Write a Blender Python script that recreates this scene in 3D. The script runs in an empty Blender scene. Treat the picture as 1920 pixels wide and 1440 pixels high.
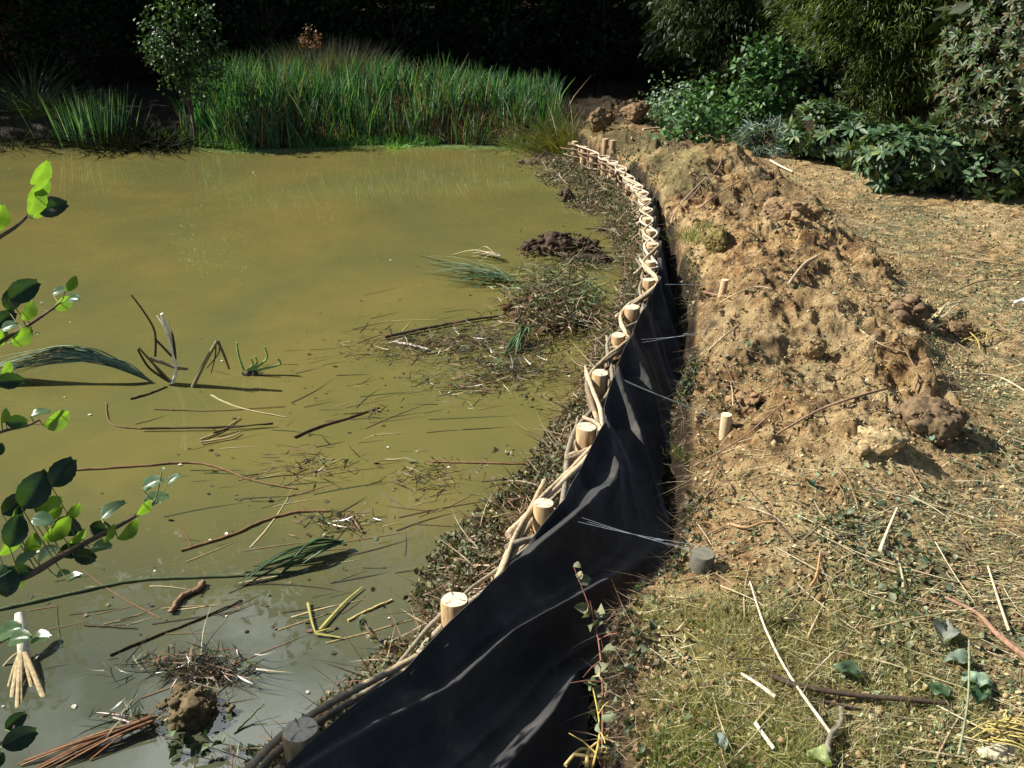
import bpy, math, random
import numpy as np
from mathutils import Vector

# ------------------------------------------------------------------ camera, world, sun
PITCH = math.radians(25.0)
CAMZ = 2.6
HFOV = math.radians(60.0)
FPX = 960.0 / math.tan(HFOV / 2)          # focal length in pixels of the 1920 wide photograph
scene = bpy.context.scene
COL = scene.collection
cam_d = bpy.data.cameras.new('camera')
cam = bpy.data.objects.new('camera', cam_d)
COL.objects.link(cam)
cam.location = (0, 0, CAMZ)
cam.rotation_euler = (math.pi / 2 - PITCH, 0, 0)
cam_d.sensor_fit = 'HORIZONTAL'
cam_d.angle = HFOV
cam_d.clip_start = 0.05
cam_d.clip_end = 600
scene.camera = cam

SUN_EL = math.radians(40.0)
SUN_AZ_VEC = Vector((-0.985, 0.17, 0)).normalized()      # horizontal direction towards the sun
TO_SUN = Vector((SUN_AZ_VEC.x * math.cos(SUN_EL), SUN_AZ_VEC.y * math.cos(SUN_EL), math.sin(SUN_EL)))
world = bpy.data.worlds.new('World')
scene.world = world
world.use_nodes = True
wn = world.node_tree.nodes
wl = world.node_tree.links
wn.clear()
w_out = wn.new('ShaderNodeOutputWorld')
w_bg = wn.new('ShaderNodeBackground')
w_sky = wn.new('ShaderNodeTexSky')
w_sky.sky_type = 'NISHITA'
w_sky.sun_disc = False
w_sky.sun_elevation = SUN_EL
w_sky.sun_rotation = math.atan2(SUN_AZ_VEC.x, SUN_AZ_VEC.y)
w_sky.air_density = 1.0
w_sky.dust_density = 0.6
w_tc = wn.new('ShaderNodeTexCoord')
w_map = wn.new('ShaderNodeMapping')
w_map.inputs['Scale'].default_value = (1, 1, 2.2)
w_no = wn.new('ShaderNodeTexNoise')
w_no.inputs['Scale'].default_value = 2.6
w_no.inputs['Detail'].default_value = 7
w_no.inputs['Roughness'].default_value = 0.6
w_cr = wn.new('ShaderNodeValToRGB')
w_cr.color_ramp.elements[0].position = 0.60
w_cr.color_ramp.elements[1].position = 0.78
w_mix = wn.new('ShaderNodeMix')
w_mix.data_type = 'RGBA'
w_mix.inputs['B'].default_value = (30, 32, 34, 1)
wl.new(w_tc.outputs['Generated'], w_map.inputs['Vector'])
wl.new(w_map.outputs['Vector'], w_no.inputs['Vector'])
# one cloud bank added for its sheen on the near water, otherwise nearly clear
w_dot = wn.new('ShaderNodeVectorMath'); w_dot.operation = 'DOT_PRODUCT'
w_dot.inputs[1].default_value = Vector((-0.30, 0.62, 0.76)).normalized()
w_mr = wn.new('ShaderNodeMapRange'); w_mr.inputs[1].default_value = 0.80; w_mr.inputs[2].default_value = 0.98; w_mr.inputs[3].default_value = 0.0; w_mr.inputs[4].default_value = 0.16
w_add = wn.new('ShaderNodeMath'); w_add.operation = 'ADD'
wl.new(w_tc.outputs['Generated'], w_dot.inputs[0]); wl.new(w_dot.outputs['Value'], w_mr.inputs[0])
wl.new(w_no.outputs['Fac'], w_add.inputs[0]); wl.new(w_mr.outputs[0], w_add.inputs[1])
wl.new(w_add.outputs[0], w_cr.inputs['Fac'])
wl.new(w_cr.outputs['Color'], w_mix.inputs['Factor'])
wl.new(w_sky.outputs['Color'], w_mix.inputs['A'])
wl.new(w_mix.outputs['Result'], w_bg.inputs['Color'])
w_bg.inputs['Strength'].default_value = 0.05
w_sky.altitude = 200
wl.new(w_bg.outputs['Background'], w_out.inputs['Surface'])

sun_d = bpy.data.lights.new('sun', 'SUN')
sun_d.energy = 5.0
sun_d.angle = math.radians(0.5)
sun_d.color = (1.0, 0.95, 0.86)
sun = bpy.data.objects.new('sun', sun_d)
COL.objects.link(sun)
sun.rotation_euler = TO_SUN.to_track_quat('Z', 'Y').to_euler()
sun.location = (-20, 10, 30)

scene.view_settings.view_transform = 'Standard'
scene.view_settings.look = 'None'
scene.view_settings.exposure = 0.95
scene.view_settings.gamma = 1.0
scene.render.engine = 'CYCLES'
scene.cycles.max_bounces = 6
scene.cycles.diffuse_bounces = 3
scene.cycles.transparent_max_bounces = 12
scene.cycles.caustics_reflective = False
scene.cycles.caustics_refractive = False
scene.cycles.use_denoising = True

rng = np.random.default_rng(7)
random.seed(7)

# ------------------------------------------------------------------ noise and small maths
def _h(ix, iy, iz, seed):
    n = (ix.astype(np.int64) * 374761393 + iy.astype(np.int64) * 668265263 + iz.astype(np.int64) * 2147483647 + seed * 974634777) & 0x7fffffff
    n = ((n ^ (n >> 13)) * 1274126177) & 0x7fffffff
    n = ((n ^ (n >> 16)) * 2246822519) & 0x7fffffff
    return (n & 0xffffff) / float(0xffffff)

def vnoise(x, y, z=None, seed=0):
    x = np.asarray(x, float); y = np.asarray(y, float)
    z = np.zeros_like(x) if z is None else np.asarray(z, float)
    ix, iy, iz = np.floor(x), np.floor(y), np.floor(z)
    fx, fy, fz = x - ix, y - iy, z - iz
    fx = fx * fx * (3 - 2 * fx); fy = fy * fy * (3 - 2 * fy); fz = fz * fz * (3 - 2 * fz)
    def L(dz):
        a = _h(ix, iy, iz + dz, seed); b = _h(ix + 1, iy, iz + dz, seed)
        c = _h(ix, iy + 1, iz + dz, seed); d = _h(ix + 1, iy + 1, iz + dz, seed)
        return (a + (b - a) * fx) * (1 - fy) + (c + (d - c) * fx) * fy
    l0 = L(0)
    if not np.any(fz): return l0
    return l0 * (1 - fz) + L(1) * fz

def fbm(x, y, f, octv=4, seed=0, gain=0.5):
    s = 0; a = 1; t = 0
    for k in range(octv):
        s = s + a * (vnoise(np.asarray(x) * f + 13.7 * k, np.asarray(y) * f - 7.1 * k, seed=seed + k) * 2 - 1)
        t += a; a *= gain; f *= 2.03
    return s / t

def sstep(a, b, x):
    t = np.clip((np.asarray(x, float) - a) / (b - a), 0, 1)
    return t * t * (3 - 2 * t)

def P(px, py, z=0.0):
    """world point at height z seen at photograph pixel (px, py)"""
    u = (px - 960) / FPX; v = (720 - py) / FPX
    cp, sp = math.cos(PITCH), math.sin(PITCH)
    d = (u, cp + v * sp, -sp + v * cp)
    t = (z - CAMZ) / d[2]
    return Vector((d[0] * t, d[1] * t, z))

def PD(px, py, dist):
    """world point at a distance along the ray"""
    u = (px - 960) / FPX; v = (720 - py) / FPX
    cp, sp = math.cos(PITCH), math.sin(PITCH)
    d = Vector((u, cp + v * sp, -sp + v * cp)).normalized()
    return Vector((0, 0, CAMZ)) + d * dist

# ------------------------------------------------------------------ the line of the fence, the lip of the bank
POST_PX = [(562, 1358, .42), (852, 1115, .42), (1020, 935, .42), (1100, 793, .42), (1126, 692, .42), (1160, 622, .42), (1186, 570, .43), (1217, 519, .42),
           (1220, 485, .42), (1222, 452, .42), (1220, 427, .42), (1213, 405, .42), (1212, 387, .42), (1210, 370, .42), (1205, 356, .42), (1195, 344, .42),
           (1180, 327, .42), (1165, 313, .40), (1150, 302, .40), (1134, 293, .40), (1112, 284, .40), (1095, 272, .4), (1078, 262, .4)]
POSTS = [P(a, b, c) for a, b, c in POST_PX]
fy = [-2.0, 0.2, 1.2] + [p.y for p in POSTS] + [15.5, 17]
fx = [-3.6, -2.1, -1.35] + [p.x for p in POSTS] + [0.25, -0.2]
def XF(y): return np.interp(y, fy, fx)
BANK_PX = [(1180, 1440), (1172, 1330), (1190, 1230), (1160, 1140), (1262, 1060), (1296, 960), (1300, 850), (1290, 740), (1308, 650), (1306, 560), (1296, 510), (1272, 450), (1262, 430), (1246, 380), (1230, 350), (1196, 322), (1172, 300), (1130, 278), (1112, 262)]
BP = [P(a, b, .42) for a, b in BANK_PX]
by = [-2, 0.5] + [p.y for p in BP] + [15.5, 18]
bx = [-1.2, 0.25] + [p.x for p in BP] + [0.9, 0.4]
def XB(y):
    return np.interp(y, by, bx)
RIDGE_PX = [(1500, 1010), (1640, 940), (1770, 860), (1795, 770), (1740, 680), (1690, 590), (1640, 510), (1590, 450), (1500, 380), (1400, 300), (1290, 235)]
RP = [P(a, b, .45) for a, b in RIDGE_PX]
ry = [p.y for p in RP] + [20]
rx = [p.x for p in RP] + [3.0]
def XR(y): return np.interp(y, ry, rx)
def YS(x):                                     # the far shore of the pond
    return 15.1 + 0.35 * np.sin(np.asarray(x) * 0.7 + 1) + 0.2 * np.sin(np.asarray(x) * 1.9) - 0.9 * sstep(-1.2, 1.0, x) - 0.9 * sstep(-7.2, -9.5, x)

def Hbase(x, y):
    x = np.asarray(x, float); y = np.asarray(y, float)
    xf = XF(y); xb = XB(y) + 0.085 * fbm(y, y * 0, 2.2, 5, seed=5, gain=.62) * sstep(0, 3, y)
    xr = np.maximum(XR(y) + .30, xb + 1.2)
    d = x - xf
    wb = 0.26 + 0.12 * vnoise(y * 1.1, y * 0, seed=9) + 0.30 * sstep(9.5, 11.5, y)
    zw = np.where(d > -0.05, 0.05, 0.05 - 0.09 * sstep(0.05, 1.0, -d / wb)) - 0.42 * sstep(0.3, 3.0, -d - wb * 0.5)
    zt = -0.20 - 0.12 * np.sin(np.clip(d / np.maximum(xb - xf, .1), 0, 1) * math.pi)
    r = np.clip((x - xb) / (xr - xb), 0, 1.3)
    amp = 0.06 + 0.17 * sstep(2.7, 4.6, y)
    amp = amp * (1 - .8 * sstep(11.5, 14, y)) * (0.72 + 0.6 * fbm(x, y, 0.9, 2, seed=21))
    ridge = amp * np.sin(np.clip(r, 0, 1) ** 0.72 * math.pi) ** 1.1
    step = amp * 0.22 * sstep(1.25, 0.75, r)
    lip = sstep(-0.11, 0.0, x - xb) ** 2
    flat = 0.40 + 0.03 * fbm(x, y, 0.6, 3, seed=31) + 0.10 * sstep(3.2, 7.5, x) - 0.16 * sstep(12.5, 15.5, y)
    zb = flat + ridge + step
    zt = 0.05 + (zt - 0.05) * sstep(0.0, 0.16, d)
    zland = np.where(d < 0, zw, zt * (1 - lip) + zb * lip)
    far = sstep(0, 0.8, y - YS(x)) * 0.28 - 0.25 * sstep(0.0, -0.8, y - YS(x)) + np.clip(y - YS(x), 0, 100) * 0.008 + 1.3 * sstep(23, 42, y)
    left = 0.5 * sstep(-10.6, -12.2, x) - 0.45 * (1 - sstep(-10.6, -12.2, x))
    return np.maximum(np.maximum(zland, np.where(y > YS(x) - 0.8, far, -1)), left)

def rough(x, y):
    return sstep(-0.02, 0.10, np.asarray(x) - XB(y))

def H(x, y):
    x = np.asarray(x, float); y = np.asarray(y, float)
    b = Hbase(x, y)
    land = sstep(-0.02, 0.2, b)
    soil = rough(x, y)
    inr = soil * sstep(0.15, -0.1, x - np.maximum(XR(y), XB(y) + .9)) * sstep(3.2, 4.4, y)
    n1 = fbm(x, y, 1.7, 3, seed=41)
    bil = np.abs(vnoise(x * 5 + n1, y * 5, seed=51) * 2 - 1)
    bil2 = np.abs(vnoise(x * 12 + 3, y * 12 + n1, seed=52) * 2 - 1)
    d = 0.045 * n1 * (0.4 + inr) + (0.060 * inr + 0.012) * (0.5 - bil) * (.4 + 1.2 * vnoise(x * 1.7, y * 1.7, seed=44)) + (0.030 * inr + 0.008) * (0.45 - bil2) * 2 * vnoise(x * 2.3, y * 2.3, seed=45) + .06 * inr * fbm(x, y, 3.4, 3, seed=46) + .15 * inr * fbm(x + 3, y, 1.15, 2, seed=47) * sstep(0, .35, x - XB(y))
    d = d + (0.009 + 0.016 * inr) * fbm(x, y, 22, 3, seed=61, gain=.62)
    hf = np.abs(vnoise(x * 31 + 3 * n1, y * 31, seed=53) * 2 - 1) + .5 * np.abs(vnoise(x * 67, y * 67, seed=54) * 2 - 1)
    d = d + (0.006 + 0.012 * inr) * (.75 - hf) * (.5 + sstep(-.3, .4, n1))
    # loose clods standing out where the noise peaks
    pk = vnoise(x * 7.3, y * 7.3, seed=71) * vnoise(x * 3.1, y * 3.1, seed=72)
    d = d + (0.02 + 0.06 * inr) * sstep(0.52, 0.7, pk)
    edge = np.exp(-((np.asarray(x) - XB(y) - .02) / 0.09) ** 2)
    d = d + edge * 0.045 * fbm(x, y, 7, 2, seed=81)
    return b + d * land

def Hs(x, y): return float(H(np.array([x]), np.array([y]))[0])

def G(px, py, up=0.0):
    """point on the modelled ground seen at photograph pixel"""
    u = (px - 960) / FPX; v = (720 - py) / FPX
    cp, sp = math.cos(PITCH), math.sin(PITCH)
    d = np.array((u, cp + v * sp, -sp + v * cp))
    t = np.geomspace(1.2, 60, 1500)
    X = d[0] * t; Y = d[1] * t; Z = CAMZ + d[2] * t
    g = np.where(X < XF(Y), np.maximum(H(X, Y), 0.0), H(X, Y))
    k = int(np.argmax(Z < g)) if np.any(Z < g) else len(t) - 1
    return Vector((X[k], Y[k], float(g[k]) + up))

# ------------------------------------------------------------------ mesh building
class MB:
    def __init__(s): s.v = []; s.f = []; s.n = 0; s.c = []
    def add(s, verts, faces, col=None, mi=None):
        verts = np.asarray(verts, float).reshape(-1, 3); faces = np.asarray(faces, int)
        s.v.append(verts); s.f.append((faces + s.n, mi or 0)); s.n += len(verts)
        c = np.ones((len(faces), 3)) if col is None else np.broadcast_to(np.asarray(col, float), (len(faces), 3))
        s.c.append(c)
    def tube(s, pts, rad, sides=6, col=None, cap=True, mi=None, flat=1.0):
        pts = np.array([tuple(p) for p in pts], float); n = len(pts)
        rad = np.broadcast_to(np.asarray(rad, float), (n,))
        tan = np.gradient(pts, axis=0); tan /= np.linalg.norm(tan, axis=1)[:, None] + 1e-9
        ref = np.array((0, 0, 1.0)) if abs(tan[:, 2]).mean() < 0.8 else np.array((1.0, 0, 0))
        a = np.cross(tan, ref); a /= np.linalg.norm(a, axis=1)[:, None] + 1e-9
        b = np.cross(a, tan)
        th = np.arange(sides) / sides * 2 * math.pi
        ring = pts[:, None] + rad[:, None, None] * (np.cos(th)[None, :, None] * a[:, None] + flat * np.sin(th)[None, :, None] * b[:, None])
        i = np.arange(n - 1)[:, None] * sides; j = np.arange(sides)[None]
        q = np.stack([i + j, i + (j + 1) % sides, i + sides + (j + 1) % sides, i + sides + j], -1).reshape(-1, 4)
        s.add(ring.reshape(-1, 3), q, col, mi)
        if cap:
            for k in (0, n - 1):
                c = ring[k]; vv = np.vstack([c, pts[k:k + 1]])
                t = np.array([(x, (x + 1) % sides, sides) for x in range(sides)])
                s.add(vv, t, col, mi)
    def stamp(s, tv, tf, org, X, Y, Z, sc, col=None, mi=None):
        org = np.asarray(org, float).reshape(-1, 3); N = len(org); k = len(tv)
        if N == 0: return
        sc = np.asarray(sc, float)
        if sc.ndim == 0: sc = np.full((N, 3), float(sc))
        if sc.ndim == 1: sc = np.repeat(sc[:, None], 3, 1)
        tv = np.asarray(tv, float)
        V = org[:, None] + tv[None, :, 0:1] * X[:, None] * sc[:, None, 0:1] + tv[None, :, 1:2] * Y[:, None] * sc[:, None, 1:2] + tv[None, :, 2:3] * Z[:, None] * sc[:, None, 2:3]
        F = (np.asarray(tf)[None] + (np.arange(N) * k)[:, None, None]).reshape(-1, len(tf[0]))
        if col is not None:
            col = np.asarray(col, float)
            if col.ndim == 2: col = np.repeat(col, len(tf), 0)
        s.add(V.reshape(-1, 3), F, col, mi)
    def ribbons(s, base, dirv, length, width, bend, segs=4, col=None, droop=None, twist=None):
        """N tapering blades: start at base, leave along dirv, curve by the vector bend"""
        base = np.asarray(base, float); N = len(base)
        t = np.linspace(0, 1, segs + 1)
        length = np.broadcast_to(length, (N,)); width = np.broadcast_to(width, (N,))
        c = base[:, None] + dirv[:, None] * (t[None, :, None] * length[:, None, None]) + bend[:, None] * (t[None, :, None] ** 2) * length[:, None, None]
        side = np.cross(dirv, rnd_unit(N)) if twist is None else twist
        side /= np.linalg.norm(side, axis=1)[:, None] + 1e-9
        w = width[:, None] * np.clip(1 - t ** 2.2, 0.04, 1)[None] * 0.5
        Lf = c - side[:, None] * w[..., None]; R = c + side[:, None] * w[..., None]
        V = np.stack([Lf, R], 2).reshape(N, -1, 3)
        q = np.array([(2 * i, 2 * i + 1, 2 * i + 3, 2 * i + 2) for i in range(segs)])
        F = (q[None] + (np.arange(N) * 2 * (segs + 1))[:, None, None]).reshape(-1, 4)
        if col is not None:
            col = np.asarray(col, float)
            if col.ndim == 2: col = np.repeat(col, segs, 0)
        s.add(V.reshape(-1, 3), F, col)
    def build(s, name, mats, parent=None, smooth=False):
        me = bpy.data.meshes.new(name)
        V = np.vstack(s.v)
        loops = np.concatenate([f.reshape(-1) for f, _ in s.f]).astype(np.int32)
        cnt = np.concatenate([np.full(len(f), f.shape[1]) for f, _ in s.f]).astype(np.int32)
        mi = np.concatenate([np.full(len(f), m) for f, m in s.f]).astype(np.int32)
        start = np.concatenate([[0], np.cumsum(cnt)[:-1]]).astype(np.int32)
        me.vertices.add(len(V)); me.vertices.foreach_set('co', V.astype(np.float32).reshape(-1))
        me.loops.add(len(loops)); me.loops.foreach_set('vertex_index', loops)
        me.polygons.add(len(cnt)); me.polygons.foreach_set('loop_start', start); me.polygons.foreach_set('loop_total', cnt)
        me.polygons.foreach_set('material_index', mi)
        if smooth: me.polygons.foreach_set('use_smooth', np.ones(len(cnt), bool))
        me.update(calc_edges=True)
        at = me.attributes.new('tint', 'FLOAT_COLOR', 'FACE')
        C = np.vstack(s.c); C = np.hstack([C, np.ones((len(C), 1))])
        at.data.foreach_set('color', C.astype(np.float32).reshape(-1))
        for m in (mats if isinstance(mats, (list, tuple)) else [mats]): me.materials.append(m)
        me.validate()
        o = bpy.data.objects.new(name, me); COL.objects.link(o)
        if parent is not None: o.parent = parent
        return o

def rnd_unit(N):
    v = rng.normal(size=(N, 3)); return v / np.linalg.norm(v, axis=1)[:, None]
def unit(v): return v / (np.linalg.norm(v, axis=-1, keepdims=True) + 1e-9)
def frames(Xd, up=None):
    """orthonormal frames whose X is Xd, Z as near up as can be"""
    Xd = unit(Xd); up = rnd_unit(len(Xd)) if up is None else up
    Y = unit(np.cross(up, Xd)); Z = np.cross(Xd, Y); return Xd, Y, Z

def tag(o, label=None, cat=None, group=None, kind=None):
    if label: o['label'] = label
    if cat: o['category'] = cat
    if group: o['group'] = group
    if kind: o['kind'] = kind
    return o
def empty(name, loc=(0, 0, 0)):
    o = bpy.data.objects.new(name, None); COL.objects.link(o); o.location = loc
    o.empty_display_size = 0.1
    return o
def pchild(mb, name, mats, root, smooth=False):
    """build in world space, then parent to a root that stands elsewhere"""
    o = mb.build(name, mats, None, smooth)
    o.data.transform(__import__('mathutils').Matrix.Translation(-root.location))
    o.parent = root
    return o

# ------------------------------------------------------------------ materials
def mat(name):
    m = bpy.data.materials.new(name); m.use_nodes = True
    nt = m.node_tree; b = nt.nodes['Principled BSDF']; return m, nt, b
def N(nt, t, **kw):
    n = nt.nodes.new(t)
    for k, v in kw.items():
        if k in ('data_type', 'blend_type', 'operation', 'attribute_name', 'musgrave_type', 'feature'): setattr(n, k, v)
        else: n.inputs[k].default_value = v
    return n
def ramp(nt, src, stops):
    r = nt.nodes.new('ShaderNodeValToRGB'); e = r.color_ramp.elements
    e[0].position, e[0].color = stops[0][0], (*stops[0][1], 1)
    e[1].position, e[1].color = stops[-1][0], (*stops[-1][1], 1)
    for p, c in stops[1:-1]:
        x = e.new(p); x.color = (*c, 1)
    nt.links.new(src, r.inputs['Fac']); return r
def pos(nt):
    g = nt.nodes.new('ShaderNodeNewGeometry'); return g.outputs['Position']
def noise(nt, scale, detail=5, rough_=0.6, vec=None, dist=0.0):
    n = N(nt, 'ShaderNodeTexNoise', Scale=scale, Detail=detail, Roughness=rough_, Distortion=dist)
    nt.links.new(vec if vec is not None else pos(nt), n.inputs['Vector']); return n
def mixc(nt, fac, a, b, bt='MIX'):
    m = N(nt, 'ShaderNodeMix', data_type='RGBA', blend_type=bt)
    for s, k in ((fac, 'Factor'), (a, 'A'), (b, 'B')):
        if isinstance(s, (int, float)): m.inputs[k].default_value = s
        elif isinstance(s, tuple): m.inputs[k].default_value = (*s, 1)
        else: nt.links.new(s, m.inputs[k])
    return m.outputs['Result']
def bump(nt, b, h, strength=0.5, dist=0.01):
    n = N(nt, 'ShaderNodeBump', Strength=strength, Distance=dist)
    nt.links.new(h, n.inputs['Height']); nt.links.new(n.outputs['Normal'], b.inputs['Normal']); return n

def simple(name, col, rough_=0.8, var=0.3, scale=30, bmp=0.3, bd=0.003, spec=0.3):
    m, nt, b = mat(name)
    n = noise(nt, scale, 6, 0.65)
    lo = tuple(c * (1 - var) for c in col); hi = tuple(min(1, c * (1 + var)) for c in col)
    r = ramp(nt, n.outputs['Fac'], [(0.3, lo), (0.7, hi)])
    nt.links.new(r.outputs['Color'], b.inputs['Base Color'])
    b.inputs['Roughness'].default_value = rough_
    b.inputs['Specular IOR Level'].default_value = spec
    if bmp: bump(nt, b, n.outputs['Fac'], bmp, bd)
    return m

def tinted(name, rough_=0.7, spec=0.3, trans=0.0, var=0.25, scale=40):
    """the colour comes from each piece; broken up with noise; thin leaves let light through"""
    m, nt, b = mat(name)
    a = N(nt, 'ShaderNodeAttribute', attribute_name='tint')
    n = noise(nt, scale, 3)
    r = ramp(nt, n.outputs['Fac'], [(0.3, (1 - var,) * 3), (0.7, (1 + var,) * 3)])
    c = mixc(nt, 1.0, a.outputs['Color'], r.outputs['Color'], 'MULTIPLY')
    nt.links.new(c, b.inputs['Base Color'])
    b.inputs['Roughness'].default_value = rough_
    b.inputs['Specular IOR Level'].default_value = spec
    if trans:
        t = nt.nodes.new('ShaderNodeBsdfTranslucent')
        tc = mixc(nt, 1.0, c, (1.3, 1.5, 0.5), 'MULTIPLY')
        nt.links.new(tc, t.inputs['Color'])
        ms = nt.nodes.new('ShaderNodeMixShader'); ms.inputs[0].default_value = trans
        nt.links.new(b.outputs[0], ms.inputs[1]); nt.links.new(t.outputs[0], ms.inputs[2])
        nt.links.new(ms.outputs[0], nt.nodes['Material Output'].inputs['Surface'])
    return m

M = {}
M['leaf'] = tinted('leaf', 0.5, 0.35, 0.3)
M['gloss_leaf'] = tinted('gloss_leaf', 0.45, 0.28, 0.15)
M['reed'] = tinted('reed', 0.45, 0.35, 0.3)
M['litter'] = tinted('litter', 0.75, 0.25, 0.12)
M['wet_litter'] = tinted('wet_litter', 0.3, 0.5, 0.0)
M['wood_leaf'] = tinted('wood_leaf', 0.85, 0.08, 0.1)
M['bark'] = simple('bark', (0.07, 0.055, 0.04), 0.9, 0.5, 14, 0.8, 0.02)
M['stick'] = tinted('stick', 0.8, 0.25, 0.0, 0.35, 60)
M['clod'] = tinted('clod', 0.95, 0.1, 0.0, 0.45, 45)

def ground_mat():
    m, nt, b = mat('ground_soil')
    p = pos(nt)
    a = N(nt, 'ShaderNodeAttribute', attribute_name='zone')       # r moss and turf, g wet mud and painted shade, b trampled litter
    sep = nt.nodes.new('ShaderNodeSeparateColor'); nt.links.new(a.outputs['Color'], sep.inputs[0])
    n1 = noise(nt, 1.3, 5, 0.65, p); n2 = noise(nt, 9, 8, 0.7, p); n3 = noise(nt, 70, 6, 0.75, p); n4 = noise(nt, 3.1, 4, 0.6, p, 0.6)
    soil = ramp(nt, n2.outputs['Fac'], [(0.36, (0.09, 0.052, 0.022)), (0.46, (0.27, 0.155, 0.064)), (0.56, (0.51, 0.335, 0.155)), (0.70, (0.67, 0.485, 0.25))])
    pale = ramp(nt, n2.outputs['Fac'], [(0.34, (0.20, 0.14, 0.065)), (0.47, (0.50, 0.36, 0.175)), (0.7, (0.69, 0.54, 0.305))])
    rw = ramp(nt, n1.outputs['Fac'], [(0.42, (0, 0, 0)), (0.6, (1, 1, 1))])
    c = mixc(nt, rw.outputs['Color'], soil.outputs['Color'], pale.outputs['Color'])
    dark = ramp(nt, n4.outputs['Fac'], [(0.56, (0, 0, 0)), (0.68, (1, 1, 1))])
    df = N(nt, 'ShaderNodeMath', operation='MULTIPLY'); nt.links.new(dark.outputs['Color'], df.inputs[0]); df.inputs[1].default_value = 0.75
    c = mixc(nt, df.outputs[0], c, (0.105, 0.075, 0.05))
    g = ramp(nt, n3.outputs['Fac'], [(0.33, (0.42, 0.38, 0.34)), (0.45, (0.98, 0.98, 0.98)), (0.7, (1.3, 1.27, 1.2))])
    c = mixc(nt, 0.85, c, g.outputs['Color'], 'MULTIPLY')
    lit = ramp(nt, n3.outputs['Fac'], [(0.35, (0.07, 0.075, 0.035)), (0.5, (0.17, 0.16, 0.085)), (0.65, (0.32, 0.27, 0.15))])
    lf = N(nt, 'ShaderNodeMath', operation='MULTIPLY'); nt.links.new(sep.outputs[2], lf.inputs[0])
    lr = ramp(nt, n2.outputs['Fac'], [(0.42, (1, 1, 1)), (0.6, (0.1, 0.1, 0.1))]); nt.links.new(lr.outputs['Color'], lf.inputs[1])
    c = mixc(nt, lf.outputs[0], c, lit.outputs['Color'])
    moss = ramp(nt, n2.outputs['Fac'], [(0.3, (0.12, 0.105, 0.03)), (0.5, (0.27, 0.23, 0.085)), (0.7, (0.40, 0.34, 0.16))])
    c = mixc(nt, sep.outputs[0], c, moss.outputs['Color'])
    mud = ramp(nt, n2.outputs['Fac'], [(0.3, (0.018, 0.012, 0.008)), (0.7, (0.06, 0.042, 0.024))])  # wet soil tone, dark enough to carry painted shade too
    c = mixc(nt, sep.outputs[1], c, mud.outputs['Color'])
    nt.links.new(c, b.inputs['Base Color'])
    rr = N(nt, 'ShaderNodeMapRange'); nt.links.new(sep.outputs[1], rr.inputs[0]); rr.inputs[3].default_value = 0.95; rr.inputs[4].default_value = 0.45
    nt.links.new(rr.outputs[0], b.inputs['Roughness'])
    b.inputs['Specular IOR Level'].default_value = 0.2
    ad = N(nt, 'ShaderNodeMath', operation='ADD'); nt.links.new(n2.outputs['Fac'], ad.inputs[0]); nt.links.new(n3.outputs['Fac'], ad.inputs[1])
    bump(nt, b, ad.outputs[0], 1.0, 0.035)
    return m
M['ground'] = ground_mat()

def water_mat():
    m, nt, b = mat('pond_water')
    p = pos(nt)
    n1 = noise(nt, 0.30, 5, 0.6, p, 1.2); n2 = noise(nt, 1.3, 5, 0.55, p, 1.0)
    c1 = ramp(nt, n1.outputs['Fac'], [(0.34, (0.138, 0.134, 0.049)), (0.50, (0.160, 0.146, 0.047)), (0.64, (0.188, 0.158, 0.050))])
    c2 = ramp(nt, n2.outputs['Fac'], [(0.3, (0.85, 0.9, 0.9)), (0.7, (1.1, 1.07, 1.0))])
    c = mixc(nt, 0.7, c1.outputs['Color'], c2.outputs['Color'], 'MULTIPLY')
    # the water clears towards the near corner; the grey paints in shade and sky sheen
    sx = nt.nodes.new('ShaderNodeSeparateXYZ'); nt.links.new(p, sx.inputs[0])
    ad = N(nt, 'ShaderNodeMath', operation='MULTIPLY_ADD'); nt.links.new(n2.outputs['Fac'], ad.inputs[0]); ad.inputs[1].default_value = 1.2; nt.links.new(sx.outputs[1], ad.inputs[2])
    clr = N(nt, 'ShaderNodeMapRange'); nt.links.new(ad.outputs[0], clr.inputs[0])
    clr.inputs[1].default_value = 5.0; clr.inputs[2].default_value = 3.4; clr.inputs[3].default_value = 0.0; clr.inputs[4].default_value = 0.85
    c = mixc(nt, clr.outputs[0], c, (0.072, 0.085, 0.056))
    nt.links.new(c, b.inputs['Base Color'])
    al = N(nt, 'ShaderNodeMapRange'); nt.links.new(clr.outputs[0], al.inputs[0])
    al.inputs[1].default_value = 0; al.inputs[2].default_value = 1; al.inputs[3].default_value = 0.87; al.inputs[4].default_value = 0.74
    nt.links.new(al.outputs[0], b.inputs['Alpha'])
    b.inputs['Roughness'].default_value = 0.015
    b.inputs['IOR'].default_value = 1.45
    b.inputs['Specular IOR Level'].default_value = 1.0
    mp = N(nt, 'ShaderNodeMapping'); mp.inputs['Scale'].default_value = (1, 1, 1); nt.links.new(p, mp.inputs['Vector'])
    nb = noise(nt, 9, 3, 0.5, mp.outputs['Vector'])
    bump(nt, b, nb.outputs['Fac'], 0.05, 0.002)
    return m
M['water'] = water_mat()

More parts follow.
